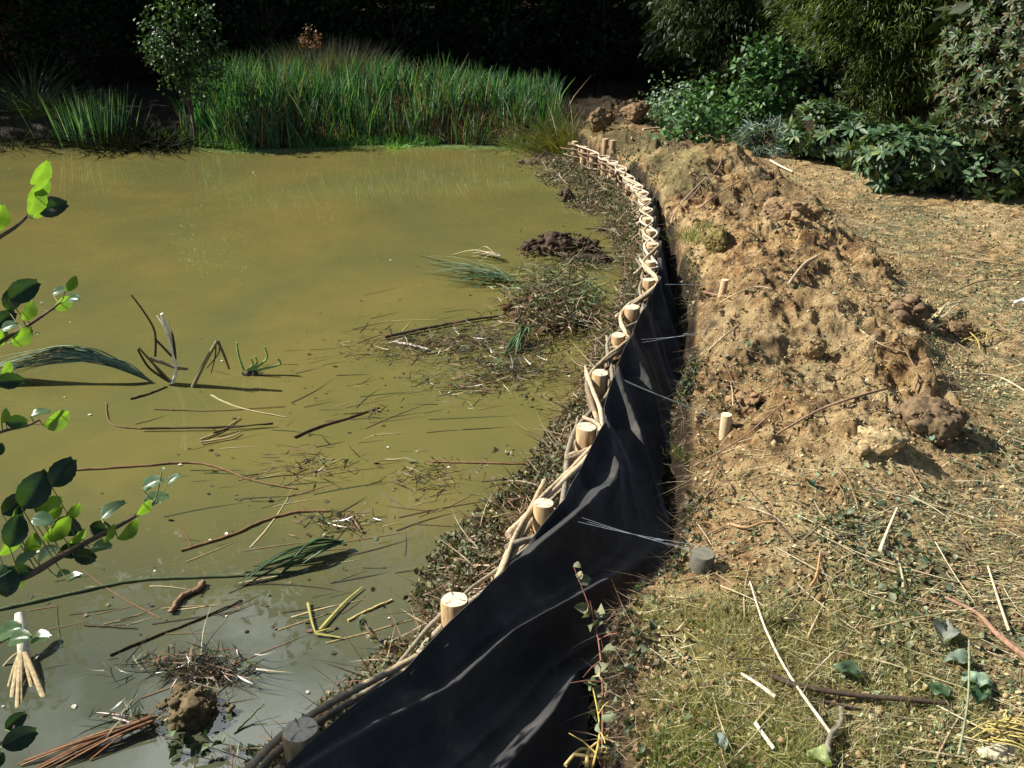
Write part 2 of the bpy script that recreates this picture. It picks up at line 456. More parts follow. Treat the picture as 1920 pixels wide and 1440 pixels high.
# ------------------------------------------------------------------ the ground: one sheet, finer near the camera
def zones(X, Y, Z):
    xb = XB(Y)
    turfn = fbm(X, Y, 1.4, 3, seed=91)
    turf = sstep(0.0, 0.1, X - xb) * sstep(3.3, 2.85, Y + 0.5 * turfn + 0.35 * (X - 0.4)) * sstep(1.7, 1.0, X + 0.5 * turfn + 0.2 * (Y - 2))
    # moss pads on the shaded outer face of the far bank
    pad = sstep(0.12, 0.45, fbm(X, Y, 1.5, 3, seed=95) + 0.35 * sstep(8, 11, Y)) * sstep(1.0, 0.2, X - xb) * sstep(7.5, 9, Y) * sstep(-.03, .1, X - xb)
    farg = sstep(0.2, 2.0, Y - YS(X)) * sstep(2.2, 0.5, X - 0.1 * (Y - 14)) 
    moss = np.clip(turf + pad * 0.8 + farg, 0, 1)
    wet = np.clip(sstep(0.03, -0.02, X - xb + .04 * turfn) + sstep(0.10, 0.0, Z), 0, 1) * (1 - farg)  # wet soil; trench and bank foot also get shade painted in
    wet = np.clip(wet + sstep(13.6, 14.8, Y + .3 * X + turfn) * sstep(-1.5, 0, X) + sstep(.1, .4, Y - YS(X)), 0, 1); farg = farg * (1 - wet)  # far path end and wood floor: leaf mould tone with shade painted in
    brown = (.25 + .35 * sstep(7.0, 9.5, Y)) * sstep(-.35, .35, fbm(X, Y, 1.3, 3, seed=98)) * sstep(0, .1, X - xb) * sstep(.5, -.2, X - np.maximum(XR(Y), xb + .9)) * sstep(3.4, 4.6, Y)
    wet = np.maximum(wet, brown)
    litter = sstep(-0.2, 0.35, X - np.maximum(XR(Y), 1.0) + 0.35 * turfn) * (1 - turf)
    litter = litter * (.35 + .65 * np.clip(sstep(-.1, .3, fbm(X, Y, .8, 3, seed=97)) + sstep(6, 4, Y), 0, 1))
    litter = np.clip(litter + 0.6 * sstep(3.4, 2.6, Y) * sstep(1.0, 1.6, X), 0, 1)
    return moss, wet, litter

r_ = np.concatenate([np.geomspace(2.0, 13.0, 980)[:-1], np.geomspace(13.0, 170.0, 180)])
tt = np.linspace(-1, 1, 640)
u_ = np.concatenate([np.linspace(-2.6, -0.2, 70)[:-1], np.linspace(-0.2, 0.82, 760)[:-1], np.linspace(0.82, 3.0, 60)])
RR, UU = np.meshgrid(r_, u_, indexing='ij')
GX = RR * UU; GY = RR - 1.5
GZ = H(GX, GY)
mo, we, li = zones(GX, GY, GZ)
nr, nc = GX.shape
mb = MB()
ii = (np.arange(nr - 1)[:, None] * nc + np.arange(nc - 1)[None]).reshape(-1)
mb.add(np.stack([GX, GY, GZ], -1).reshape(-1, 3), np.stack([ii, ii + 1, ii + nc + 1, ii + nc], -1))
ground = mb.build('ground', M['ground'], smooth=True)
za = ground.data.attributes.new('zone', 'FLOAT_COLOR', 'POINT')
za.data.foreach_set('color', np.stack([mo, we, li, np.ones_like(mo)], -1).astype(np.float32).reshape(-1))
tag(ground, kind='structure')

mb = MB()
wy = np.concatenate([np.linspace(-1, 13.4, 73), [13.6, 19]])
wx = np.concatenate([XF(np.linspace(-1, 13.4, 73)) + .01, [1.2, 1.2]])
mb.add(np.concatenate([np.stack([np.full(75, -14.), wy, 0 * wy], -1), np.stack([wx, wy, 0 * wy], -1)]), [(i, i + 75, i + 76, i + 1) for i in range(74)])
water = tag(mb.build('water', M['water']), kind='structure')

# ------------------------------------------------------------------ templates
LEAF_V = [(0, 0, 0), (.25, .32, .05), (.6, .36, .07), (1, 0, -.06), (.6, -.36, .07), (.25, -.32, .05), (.3, 0, 0), (.65, 0, 0)]
LEAF_F = [(0, 6, 1, 1), (6, 7, 2, 1), (7, 3, 2, 2), (0, 5, 6, 6), (5, 4, 7, 6), (4, 3, 7, 7)]
LEAF_T = [(0, 6, 1), (6, 7, 1), (7, 2, 1), (7, 3, 2), (0, 5, 6), (5, 7, 6), (5, 4, 7), (4, 3, 7)]
LONG_V = [(0, 0, 0), (.3, .13, .03), (.65, .15, .0), (1, 0, -.12), (.65, -.15, .0), (.3, -.13, .03), (.3, 0, -.02), (.65, 0, -.05)]
DIA_V = [(0, 0, 0), (.5, .3, .1), (1, 0, 0), (.5, -.3, .1)]
DIA_T = [(0, 2, 1), (0, 3, 2)]
def ico(sub=2, jit=0.25, seed=0):
    import bmesh
    bm = bmesh.new(); bmesh.ops.create_icosphere(bm, subdivisions=sub, radius=1.0)
    V = np.array([v.co[:] for v in bm.verts]); F = np.array([[v.index for v in f.verts] for f in bm.faces]); bm.free()
    n = vnoise(V[:, 0] * 1.7 + 9, V[:, 1] * 1.7, V[:, 2] * 1.7, seed=seed) * 2 - 1 + 0.5 * (vnoise(V[:, 0] * 4, V[:, 1] * 4 + 5, V[:, 2] * 4, seed=seed + 1) * 2 - 1)
    return V * (1 + jit * n)[:, None], F

def palette(cols, n, jitter=0.2):
    c = np.array(cols)[rng.integers(0, len(cols), n)]
    return c * (1 + jitter * rng.uniform(-1, 1, (n, 1)))

# ------------------------------------------------------------------ lumps of mud and heaps
def angular(sub, seed, npl=11):
    """a clod broken along random faces"""
    r2 = np.random.default_rng(seed); V, F = ico(sub, 0.0, 0); V = unit(V)
    nrm = r2.normal(size=(npl, 3)); nrm /= np.linalg.norm(nrm, axis=1)[:, None]; d = r2.uniform(.5, .95, npl)
    dot = V @ nrm.T; r = np.where(dot > .05, d[None] / np.maximum(dot, .05), 9).min(1); r = np.minimum(r, 1.05)
    V = V * r[:, None]
    V = V * (1 + .10 * (vnoise(V[:, 0] * 5 + seed, V[:, 1] * 5, V[:, 2] * 5, seed=seed) * 2 - 1) + .06 * (vnoise(V[:, 0] * 13, V[:, 1] * 13, V[:, 2] * 13, seed=seed + 1) * 2 - 1))[:, None]
    return V, F
def lump(name, label, cat, c, sx, sy, sz, col, seed, sub=4, jit=0.3, sink=0.3, group=None, fine=0.10):
    """a heap of broken clods: a few large ones, many small, crumbs round the foot"""
    r2 = np.random.default_rng(seed + 1000); m = MB()
    if cat == 'slab':
        V, F = angular(4, seed); m.add(V * np.array((sx, sy, sz)), F, col)
    else:
        single = cat in ('clod', 'turf', 'boulder') or sx < .12
        V, F = angular(5, seed, 16)
        V = V * (1 + .07 * (vnoise(V[:, 0] * 3.1, V[:, 1] * 3.1, V[:, 2] * 3.1, seed=seed + 3) * 2 - 1) + .05 * (vnoise(V[:, 0] * 24, V[:, 1] * 24, V[:, 2] * 24, seed=seed + 4) * 2 - 1))[:, None]; V = V * np.array((sx, sy, sz)) * (.95 if single else .8)
        V[:, 2] += sz * (.12 if single else -.1); m.add(V, F, col)
        nbig = 7 if single else 46
        for k in range(nbig + (70 if single else 150)):
            V, F = angular(3 if k < nbig else 1, seed * 7 + k, 9)
            a = r2.uniform(0, 6.283); rr = math.sqrt(r2.uniform(.0, 1.0)) * (1.0 if k < nbig else 1.25)
            x_ = math.cos(a) * sx * rr; y_ = math.sin(a) * sy * rr; top = sz * max(0, 1 - rr ** 2) ** .6 * (.95 if single else .75)
            sc = (r2.uniform(.10, .26) if k < nbig else math.exp(r2.normal(math.log(.05), .45))) * min(sx, .22)
            z_ = max(top * (1 if k >= nbig else r2.uniform(.5, 1.0)), 0)
            th = r2.uniform(0, 6.28); ct, st = math.cos(th), math.sin(th); V = V @ np.array([[ct, st, 0], [-st, ct, 0], [0, 0, 1.]])
            m.add(V * sc * np.array((1.15, 1, .8)) + np.array((x_, y_, z_)), F, np.array(col) * r2.uniform(.7, 1.3))
    o = m.build(name, M['clod'], smooth=False); o.location = c
    return tag(o, label, cat, group)

BROWN = (0.085, 0.06, 0.036); REDB = (0.20, 0.11, 0.055); TAN = (0.36, 0.25, 0.14)
lump('mud_clod', 'rounded brown mud clod in the near water beside the broken stems', 'clod', P(358, 1335, .02), .125, .105, .09, (.12, .092, .05), 3)
lump('mud_clod', 'small dark mud clod rising alone from the far shallows', 'clod', P(1062, 372, .03), .10, .09, .13, (.075, .055, .036), 14)
lump('mud_clod', 'low flat mud patch just right of the small far clod', 'clod', P(1095, 388, .0), .20, .10, .05, (.09, .065, .04), 15)
lump('mud_heap', 'broad black mud heap in the shallows above the leafy heap', 'heap', P(1052, 472, .0), .40, .25, .27, (.07, .048, .034), 27, jit=.42, fine=.2)
lump('mud_heap', 'low black mud spit running right from the broad mud heap', 'heap', P(1105, 490, .0), .24, .10, .07, (.06, .045, .032), 29, jit=.42, fine=.2)
lump('mud_clod', 'pair of dark clods at the foot of the leafy brush, far shallows', 'clod', P(1150, 433, .0), .17, .07, .07, (.065, .05, .035), 31, jit=.42)
lump('mud_heap', 'heap of dug-up mud and roots topped with cut leaves', 'heap', P(1030, 590, .0), .38, .38, .24, (.10, .058, .032), 37, jit=.4, fine=.22)
lump('mud_patch', 'thin muddy patch by the far end of the fence', 'mud', P(1010, 305, .0), .30, .16, .05, (.10, .075, .045), 39, jit=.4)
lump('mud_clod', 'wet clump of root mud holding green sprouts in the open water', 'clod', P(472, 700, .0), .07, .05, .035, (.06, .045, .04), 41)
# clods and boulders of soil on the bank
lump('soil_boulder', 'pale rounded clay boulder on the bank, large shadow to its right', 'boulder', G(1650, 838), .13, .11, .10, (.36, .27, .145), 51, fine=.14)
lump('soil_boulder', 'dark brown dug lump behind the pale clay boulder', 'boulder', G(1745, 800), .17, .14, .14, (.15, .105, .06), 53, fine=.2)
lump('soil_boulder', 'red brown crumbling soil lump on the crest of the bank', 'boulder', G(1480, 405), .26, .2, .16, (.24, .16, .085), 55, fine=.2)
lump('soil_boulder', 'dark soil lump on the bank beside the bundle of yellow roots', 'boulder', G(1800, 625), .12, .1, .09, (.18, .12, .065), 57, fine=.2)
lump('soil_boulder', 'mossy ochre stump of turf standing up on the bank', 'boulder', G(1525, 668), .07, .07, .12, (.24, .165, .08), 59, fine=.16)
lump('soil_boulder', 'orange brown clod low on the bank above the cut stake', 'boulder', G(1400, 755), .10, .10, .08, (.25, .16, .085), 61, fine=.15)
lump('soil_boulder', 'dark soil lump on the ridge above the straw bundle', 'boulder', G(1690, 590), .20, .16, .13, (.18, .12, .07), 63, fine=.2)
lump('soil_boulder', 'brown clod at the far peak of the bank', 'boulder', P(1188, 212, .62), .30, .24, .2, (.20, .13, .075), 65, fine=.2)
lump('soil_boulder', 'brown clod left of the far peak of the bank', 'boulder', P(1128, 232, .56), .22, .2, .2, (.17, .115, .06), 67, fine=.2)
lump('turf_hump', 'ochre mossy hump leaning over the trench beside the far stakes', 'turf', G(1345, 455), .13, .14, .14, (.17, .135, .05), 69, fine=.12)

# thousands of small crumbs of soil
m = MB(); n = 22000
r = np.exp(rng.uniform(math.log(3.2), math.log(17.5), n)); u = rng.uniform(-0.1, .8, n)
x = r * u; y = r - 1.5
k = (x > XB(y) - .13) & (y < 15.8) & (x < 6); x, y = x[k], y[k]; n = len(x)
s = np.clip(np.exp(rng.normal(math.log(.0048), .5, n)), .002, .014) * (1 + .5 * sstep(4, 9, y)); z = H(x, y)
for q in range(4):
    V, F = ico(1, .9, 100 + q); sel = np.arange(n) % 4 == q
    X, Y, Z = frames(rnd_unit(sel.sum()))
    m.stamp(V, F, np.stack([x, y, z + s * .3], -1)[sel], X, Y, Z, np.stack([s * 1.2, s, s * .8], -1)[sel], palette([(.30, .21, .11), (.23, .15, .07), (.34, .26, .14), (.15, .10, .05)], sel.sum()))
tag(m.build('soil_crumbs', M['clod']), 'loose crumbs of dug soil over the bank', 'soil', kind='stuff')

# ------------------------------------------------------------------ litter on the bank
def scatter(n, y0, y1, u0, u1):
    r = np.exp(rng.uniform(math.log(y0 + 1.5), math.log(y1 + 1.5), n)); u = rng.uniform(u0, u1, n)
    return r * u, r - 1.5
def ground_normal(x, y, e=0.03):
    dx = (H(x + e, y) - H(x - e, y)) / (2 * e); dy = (H(x, y + e) - H(x, y - e)) / (2 * e)
    return unit(np.stack([-dx, -dy, np.ones_like(dx)], -1))
m = MB()
x, y = scatter(330000, .9, 14, -.1, .85)
mo, we, li = zones(x, y, H(x, y))
clump = sstep(-.15, .35, fbm(x, y, 2.3, 3, seed=120))
p = (0.26 + 0.85 * li + 0.25 * mo) * (0.25 + 0.75 * clump)
k = (rng.uniform(size=len(x)) < p) & (x > XB(y) + .01); x, y = x[k], y[k]; n = len(x)
z = H(x, y); nn = unit(ground_normal(x, y) + .45 * rng.normal(size=(n, 3)))
X, Y, Z = frames(rnd_unit(n), nn)
s = rng.uniform(.007, .026, n)
m.stamp(DIA_V, DIA_T, np.stack([x, y, z + .004], -1), X, Y, Z, np.stack([s, s * rng.uniform(.5, 1.3, n), s], -1),
        palette([(.10, .14, .07), (.06, .09, .04), (.20, .25, .14), (.34, .29, .15), (.50, .44, .26), (.14, .10, .05), (.28, .33, .19), (.40, .30, .16)], n))
tag(m.build('leaf_litter', M['litter']), 'trampled leaf fragments on the bare bank', 'litter', kind='stuff')
LX, LY = x, y

m = MB()
x, y = scatter(60000, .9, 13, -.1, .85)
mo, we, li = zones(x, y, H(x, y))
k = (rng.uniform(size=len(x)) < (0.16 + 0.6 * li + .12 * mo) * (.35 + .65 * sstep(-.2, .3, fbm(x, y, 1.6, 3, seed=130)))) & (x > XB(y) + .02); x, y = x[k], y[k]; n = len(x)
a = rng.normal(math.radians(-18), .7, n)
L_ = np.exp(rng.normal(math.log(.085), .55, n))
c0 = np.stack([x, y, H(x, y) + .007], -1)
x1 = x + np.cos(a) * L_; y1 = y + np.sin(a) * L_
c1 = np.stack([x1, y1, H(x1, y1) + .007 + rng.exponential(.006, n)], -1)
dv = unit(c1 - c0); bend = rng.normal(size=(n, 3)) * np.array((.1, .1, .06))
m.ribbons(c0, dv, np.linalg.norm(c1 - c0, axis=1), rng.uniform(.0018, .0048, n), bend, 3, palette([(.5, .42, .24), (.62, .55, .36), (.36, .28, .14), (.28, .28, .12), (.2, .13, .07), (.40, .36, .14)], n), twist=np.cross(dv, np.tile((0, 0, 1.0), (n, 1))))
tag(m.build('straw', M['litter']), 'scattered straw and thin cut stems on the bank', 'straw', kind='stuff')

# ------------------------------------------------------------------ grass and moss
def tuft(m, x, y, z, n, spread, h, w, cols, lean=.4, bendz=.5, segs=3):
    bx = x + rng.normal(size=n) * spread; by_ = y + rng.normal(size=n) * spread
    base = np.stack([bx, by_, np.full(n, z)], -1)
    d = unit(np.stack([(bx - x) / spread * lean * .5 + rng.normal(size=n) * lean * .4, (by_ - y) / spread * lean * .5 + rng.normal(size=n) * lean * .4, np.ones(n)], -1))
    b = np.stack([d[:, 0], d[:, 1], -np.abs(rng.normal(size=n)) * .5], -1) * bendz
    m.ribbons(base, d, h * rng.uniform(.5, 1.1, n), w, b, segs, palette(cols, n))
m = MB()
x, y = scatter(330000, .7, 3.6, -.1, .75)
mo, we, li = zones(x, y, H(x, y))
k = (rng.uniform(size=len(x)) < mo * sstep(-.4, .15, fbm(x, y, 3.6, 3, seed=140))) & (x > XB(y)); x, y = x[k], y[k]; n = len(x)
d = unit(np.stack([rng.normal(-.3, .5, n), rng.normal(-.2, .5, n), np.full(n, .75)], -1))
g = (sstep(0.0, .4, fbm(x, y, 1.1, 2, seed=150)) * .6 + .7 * sstep(2.25, 1.95, y) * sstep(1.1, .7, x))[:, None].clip(0, 1)
cc = palette([(.26, .24, .09), (.42, .36, .17), (.58, .51, .30), (.17, .16, .06), (.45, .41, .27)], n) * (1 - g) + palette([(.14, .22, .04), (.22, .30, .06), (.36, .36, .13)], n) * g
m.ribbons(np.stack([x, y, H(x, y) - .004], -1), d, rng.uniform(.02, .06, n) * (.7 + .8 * vnoise(x * 4, y * 4, seed=141)), .0021, rng.normal(size=(n, 3)) * .25, 2, cc)
tag(m.build('grass', M['reed']), 'short yellowed grass and moss on the near bank', 'grass', kind='stuff')

# ------------------------------------------------------------------ wattle fence
wood_side, nt, b = mat('peeled_wood')
n_ = noise(nt, 1, 6, .6)
mp = N(nt, 'ShaderNodeMapping'); mp.inputs['Scale'].default_value = (60, 60, 7); nt.links.new(pos(nt), mp.inputs['Vector']); nt.links.new(mp.outputs[0], n_.inputs['Vector'])
rr_ = ramp(nt, n_.outputs['Fac'], [(.3, (.20, .12, .055)), (.42, (.36, .235, .11)), (.55, (.46, .31, .15)), (.7, (.56, .41, .22))])
nt.links.new(rr_.outputs[0], b.inputs['Base Color']); b.inputs['Roughness'].default_value = .7; bump(nt, b, n_.outputs['Fac'], .3, .003)
wood_top = simple('cut_wood', (.66, .55, .39), .85, .28, 75, .5, .003)
wood_crack = simple('wood_crack', (.12, .08, .045), .9)
rod_mat = tinted('rod_bark', .75, .25, 0, .3, 55)

fence = empty('wattle_fence', (POSTS[4].x, POSTS[4].y, 0))
tag(fence, 'woven hurdle fence of cut stakes and bent rods along the pond edge', 'fence')
PR = [.056, .052, .047, .056, .052, .047, .054, .046] + [.045] * 30
for i, p in enumerate([P(230, 1620, .42)] + POSTS):
    rad = PR[i - 1] if i else .05
    m = MB(); S = 20
    lean = np.array((random.uniform(-.02, .02), random.uniform(-.02, .02)))
    tz_ = p.z - .022; zs = [-.25, .0, tz_ - .006, tz_]
    rs = [rad * .98, rad, rad * 1.0, rad * .93]
    th = np.arange(S) / S * 2 * math.pi; wob = 1 + .05 * np.sin(th * 2 + i) + .025 * np.sin(th * 5 + i * 2)
    ring = np.array([[(p.x + lean[0] * (p.z - zz) + r0 * w_ * math.cos(t), p.y + lean[1] * (p.z - zz) + r0 * w_ * math.sin(t), zz + (.35 * rad * math.sin(t * 1 + i) * .12 if zz > .3 else 0)) for t, w_ in zip(th, wob)] for zz, r0 in zip(zs, rs)])
    q = [(k * S + j, k * S + (j + 1) % S, (k + 1) * S + (j + 1) % S, (k + 1) * S + j) for k in range(3) for j in range(S)]
    m.add(ring.reshape(-1, 3), q)
    top = np.vstack([ring[3], ring[3].mean(0, keepdims=True)])
    m.add(top, [(j, (j + 1) % S, S) for j in range(S)], mi=1)
    for ck in range(3):                          # drying cracks running in from the rim
        a_ = i * 1.7 + ck * 2.2 + .4; cx_, cy_, cz_ = top[-1]; ex = cx_ + math.cos(a_) * rad * .9; ey = cy_ + math.sin(a_) * rad * .9
        w_ = rad * .045; m.add([(cx_ + (ex - cx_) * .1 * ck, cy_ + (ey - cy_) * .1 * ck, cz_ + .0035), (ex - math.sin(a_) * w_, ey + math.cos(a_) * w_, cz_ + .0035), (ex + math.sin(a_) * w_, ey - math.cos(a_) * w_, cz_ + .0035)], [(0, 2, 1)], mi=2)
    pchild(m, 'post', [wood_side, wood_top, wood_crack], fence)

ALLP = [P(230, 1620, .42)] + POSTS
def weave(i0, i1, phase, z0, z1, rad, col, over=(.15, .2), wob=.02):
    """a rod passing in turn before and behind the posts i0 .. i1"""
    pts = []
    ps = ALLP[i0:i1 + 1]
    n = len(ps)
    for k in range(n):
        p = ps[k]
        t = (ps[min(k + 1, n - 1)] - ps[max(k - 1, 0)]); t.z = 0; t.normalize()
        nx = Vector((t.y, -t.x, 0))
        side = 1 if (k + phase) % 2 else -1
        off = (PR[max(i0 + k - 1, 0)] + rad + .004) * side
        z = z0 + (z1 - z0) * k / max(1, n - 1) + random.uniform(-wob, wob)
        pts.append(Vector((p.x, p.y, z)) + nx * off)
    a = pts[0] + (pts[0] - pts[1]).normalized() * over[0]; c = pts[-1] + (pts[-1] - pts[-2]).normalized() * over[1]
    a.x = min(a.x, float(XF(a.y)) - .02 - rad); c.x = min(c.x, float(XF(c.y)) - .02 - rad)
    rad *= .88; pts = [a] + pts + [c]; col = tuple(np.array(col) * random.uniform(.62, .95))
    # catmull-rom
    out = []
    for k in range(len(pts) - 1):
        p0 = pts[max(k - 1, 0)]; p1 = pts[k]; p2 = pts[k + 1]; p3 = pts[min(k + 2, len(pts) - 1)]
        for s in np.linspace(0, 1, 8, endpoint=False):
            out.append(.5 * ((2 * p1) + (p2 - p0) * s + (2 * p0 - 5 * p1 + 4 * p2 - p3) * s * s + (3 * p1 - p0 - 3 * p2 + p3) * s ** 3) + Vector((random.uniform(-1, 1), random.uniform(-1, 1), random.uniform(-1, 1))) * .0032)
    out.append(pts[-1])
    m = MB(); rr = np.linspace(rad * 1.15, rad * .72, len(out)) * (1 + .22 * (rng.uniform(size=len(out)) < .14) + .05 * rng.normal(size=len(out)))
    m.tube(out, rr, 8, col)
    pchild(m, 'woven_rod', rod_mat, fence, True)
RODC = [(.32, .24, .15), (.40, .31, .19), (.22, .16, .10), (.34, .29, .21), (.16, .10, .065)]
for lay, zz in enumerate([.05, .10, .15, .20, .245, .285, .32, .345]):
    i = 0; j = 0
    while i < len(ALLP) - 2:
        L_ = random.choice([4, 5, 6]); e = min(len(ALLP) - 1, i + L_)
        weave(i, e, (lay + i) % 2, zz, zz + random.uniform(-.015, .02), random.uniform(.010, .016) if i < 9 else random.uniform(.012, .017), random.choice(RODC), (random.uniform(.05, .25), random.uniform(.05, .3)))
        i = e - random.choice([0, 1])
        if e >= len(ALLP) - 1: break
# the thick top rods that show best near the camera
weave(1, 3, 0, .20, .33, .019, (.50, .38, .22), (.5, .25), .0)
weave(2, 4, 1, .30, .35, .017, (.52, .40, .25), (.3, .25), .0)
weave(3, 5, 0, .33, .36, .018, (.55, .43, .28), (.2, .1), .0)
weave(4, 6, 1, .34, .37, .015, (.50, .38, .22), (.2, .1), .0)
weave(6, 9, 1, .35, .38, .015, (.55, .44, .28), (.1, .1), .0)
weave(7, 10, 0, .36, .385, .014, (.55, .44, .28), (.1, .1), .0)
for a in range(9, 21, 3): weave(a, min(a + 4, 23), a % 2, .36, .385, .014, (.66, .56, .42), (.1, .1), .0)
for a in range(10, 19, 3): weave(a, min(a + 4, 23), (a + 1) % 2, .375, .39, .013, (.62, .50, .34), (.1, .1), .0)

# ------------------------------------------------------------------ black geotextile hung on the landward side
fab, nt, b = mat('black_geotextile')
wv = noise(nt, 420, 2, .5); nn_ = noise(nt, 7, 4, .6)
r0 = ramp(nt, nn_.outputs['Fac'], [(.35, (.030, .0285, .026)), (.60, (.046, .044, .040)), (.75, (.088, .078, .060))])
nt.links.new(r0.outputs[0], b.inputs['Base Color']); b.inputs['Roughness'].default_value = .75; b.inputs['Specular IOR Level'].default_value = .16
b.inputs['Sheen Weight'].default_value = .2; b.inputs['Sheen Roughness'].default_value = .4; b.inputs['Sheen Tint'].default_value = (.7, .8, 1, 1)
bump(nt, b, wv.outputs['Fac'], .35, .0015)

ny, nv = 900, 90
Yp = np.geomspace(1.0 + 1.2, 10.5 + 1.2, ny) - 1.2; Vp = np.linspace(0, 1, nv)
YY, VV = np.meshgrid(Yp, Vp, indexing='ij')
py_ = np.array([q.y for q in ALLP])
ph = np.interp(Yp, py_, np.arange(len(py_)))              # 0,1,2.. at each post
PH = ph[:, None] + 0 * VV
near = np.abs(PH - np.round(PH)) * 2                        # 0 at a post, 1 midway
wid = np.clip(XB(Yp) - XF(Yp), .25, 1.2)[:, None]
SK = np.interp(YY, [1, 3, 6, 12], [1.5, 1.2, .7, .4])
Q = PH + 1.5 * SK * VV ** .8 + .22 * fbm(YY, VV * .6, .8, 2, seed=12)   # folds lean towards the camera as they fall
fold = lambda f, sd: np.abs(np.sin(math.pi * (Q * f + .22 * fbm(YY * .7, VV * .7, .9, 2, seed=sd) + sd * .31)))
sag = .075 * near ** 1.6 * (1 - sstep(.0, .5, VV))
prof = (1 - VV) ** 1.45
zc = .415 - (.62 - .20 * sstep(4.6, 2.6, PH)) * VV ** .85 - sag
xc = XF(YY) + .088 + wid * (.01 + .72 * VV ** .95) - .03 * near * (1 - sstep(0, .35, VV))
amp = np.sin(np.clip(VV, 0.0, 1) ** .55 * math.pi) ** .7
def folds(Q, sd):
    fo = lambda f, o: np.sqrt(np.sin(math.pi * (Q * f + .22 * fbm(YY * .7, VV * .7, .9, 2, seed=sd + o) + o * .31)) ** 2 + .012)
    f3 = fbm(Q * 1.6, VV * .9, 1.3, 2, seed=sd + 5)
    return .20 * (np.clip(1 - fo(1.0, 3), 0, 1) ** 1.7 - .3) * (.75 + .8 * f3) + .03 * (np.clip(1 - fo(2.3, 5), 0, 1) ** 1.5 - .3) * (1 + f3) + .04 * f3
Qa = 2.1 * VV ** .9 - .42 * PH + .30 * fbm(YY, VV * .8, 1.1, 2, seed=14)
bl = sstep(4.4, 2.8, PH)
disp = amp * (folds(Q, 3) * (1 - bl) + folds(Qa, 30) * bl + .008 * fbm(YY * 2, VV * 4, 5, 3, seed=77))
zc = zc + disp * .95; xc = xc + disp * .2
xc = np.minimum(xc, XB(YY) - .05)
m = MB(); ii = (np.arange(ny - 1)[:, None] * nv + np.arange(nv - 1)[None]).reshape(-1)
m.add(np.stack([xc, YY, zc], -1).reshape(-1, 3), np.stack([ii, ii + 1, ii + nv + 1, ii + nv], -1))
cloth = m.build('fabric_sheet', fab, smooth=True)
sd = cloth.modifiers.new('thickness', 'SOLIDIFY'); sd.thickness = .004; sd.offset = -1
tag(cloth, 'black geotextile sheet draped in folds from the fence into the trench', 'fabric')

# ------------------------------------------------------------------ stakes in the bank and the wires to them
def stake(px, py, h, rad, label, col=(.42, .30, .17), tilt=(0, 0)):
    g = G(px, py); m = MB(); S = 14
    th = np.arange(S) / S * 2 * math.pi
    zs = [-.08, 0, h - .004, h]; rs = [rad, rad, rad, rad * .93]
    ring = np.array([[(tilt[0] * z_ + r0 * math.cos(t), tilt[1] * z_ + r0 * (1 + .04 * math.sin(3 * t)) * math.sin(t), z_) for t in th] for z_, r0 in zip(zs, rs)])
    m.add(ring.reshape(-1, 3), [(k * S + j, k * S + (j + 1) % S, (k + 1) * S + (j + 1) % S, (k + 1) * S + j) for k in range(3) for j in range(S)])
    m.add(np.vstack([ring[3], ring[3].mean(0, keepdims=True)]), [(j, (j + 1) % S, S) for j in range(S)], mi=1)
    o = m.build('stake', [simple('stake_side', col, .8, .25, 50), simple('stake_top', tuple(min(.8, c * 1.6) for c in col), .8, .15, 80)]); o.location = g
    return tag(o, label, 'stake', 'anchor stakes driven into the bank')
S1 = stake(1358, 818, .12, .028, 'pale round stake on the bank beside a thin twig, level with the middle posts', (.50, .38, .23))
S2 = stake(1354, 552, .10, .026, 'stake with split top on the bank below a forked branch', (.46, .33, .19), (.1, 0))
S3 = stake(1313, 1066, .075, .047, 'grey weathered wide stake at the lip of the near turf', (.10, .095, .07), (.1, 0))
S4 = stake(1134, 283, .14, .04, 'far brown stake at the foot of the mossy bank, left of a pair', (.36, .24, .14))
S5 = stake(1148, 286, .15, .04, 'far brown stake at the foot of the mossy bank, right of a pair', (.30, .2, .12))
wire = simple('wire', (.11, .14, .16), .45, .2, 30, 0, spec=.7)
def wires(p, q, label, n=3, sp=.012, knot=None):
    m = MB()
    for k in range(n):
        a = p + Vector((random.uniform(-sp, sp), random.uniform(-sp, sp) * 2, random.uniform(-sp, sp))); c = q + Vector((random.uniform(-sp, sp), random.uniform(-sp, sp), random.uniform(-sp, sp)))
        pts = [a.lerp(c, t) + Vector((0, 0, -.012 * math.sin(t * math.pi) * (k + 1) / n)) for t in np.linspace(0, 1, 9)]
        m.tube(pts, .0008, 4)
    if knot: 
        c = p.lerp(q, knot); m.tube([c + Vector((-.02, 0, 0)), c, c + Vector((.02, -.006, 0))], [.004, .008, .004], 6)
    return tag(m.build('tie_wire', wire), label, 'wire', 'tie wires from the fence to the bank stakes')
wires(POSTS[2] + Vector((.08, 0, -.08)), S3.location + Vector((0, 0, .08)), 'nearest tie wires, crossing the black sheet to the grey stake', 3, .03, .72)
wires(POSTS[4] + Vector((.10, -.02, -.06)), S1.location + Vector((0, 0, .08)), 'tie wires running to the pale round stake', 2, .02)
wires(POSTS[5] + Vector((.10, 0, -.06)), G(1330, 640, .06), 'tie wires over the sheet below the split-top stake', 3, .02, .7)
wires(POSTS[7] + Vector((.10, 0, -.06)), S2.location + Vector((0, 0, .08)), 'farthest tie wires, running to the split-top stake', 2, .01)

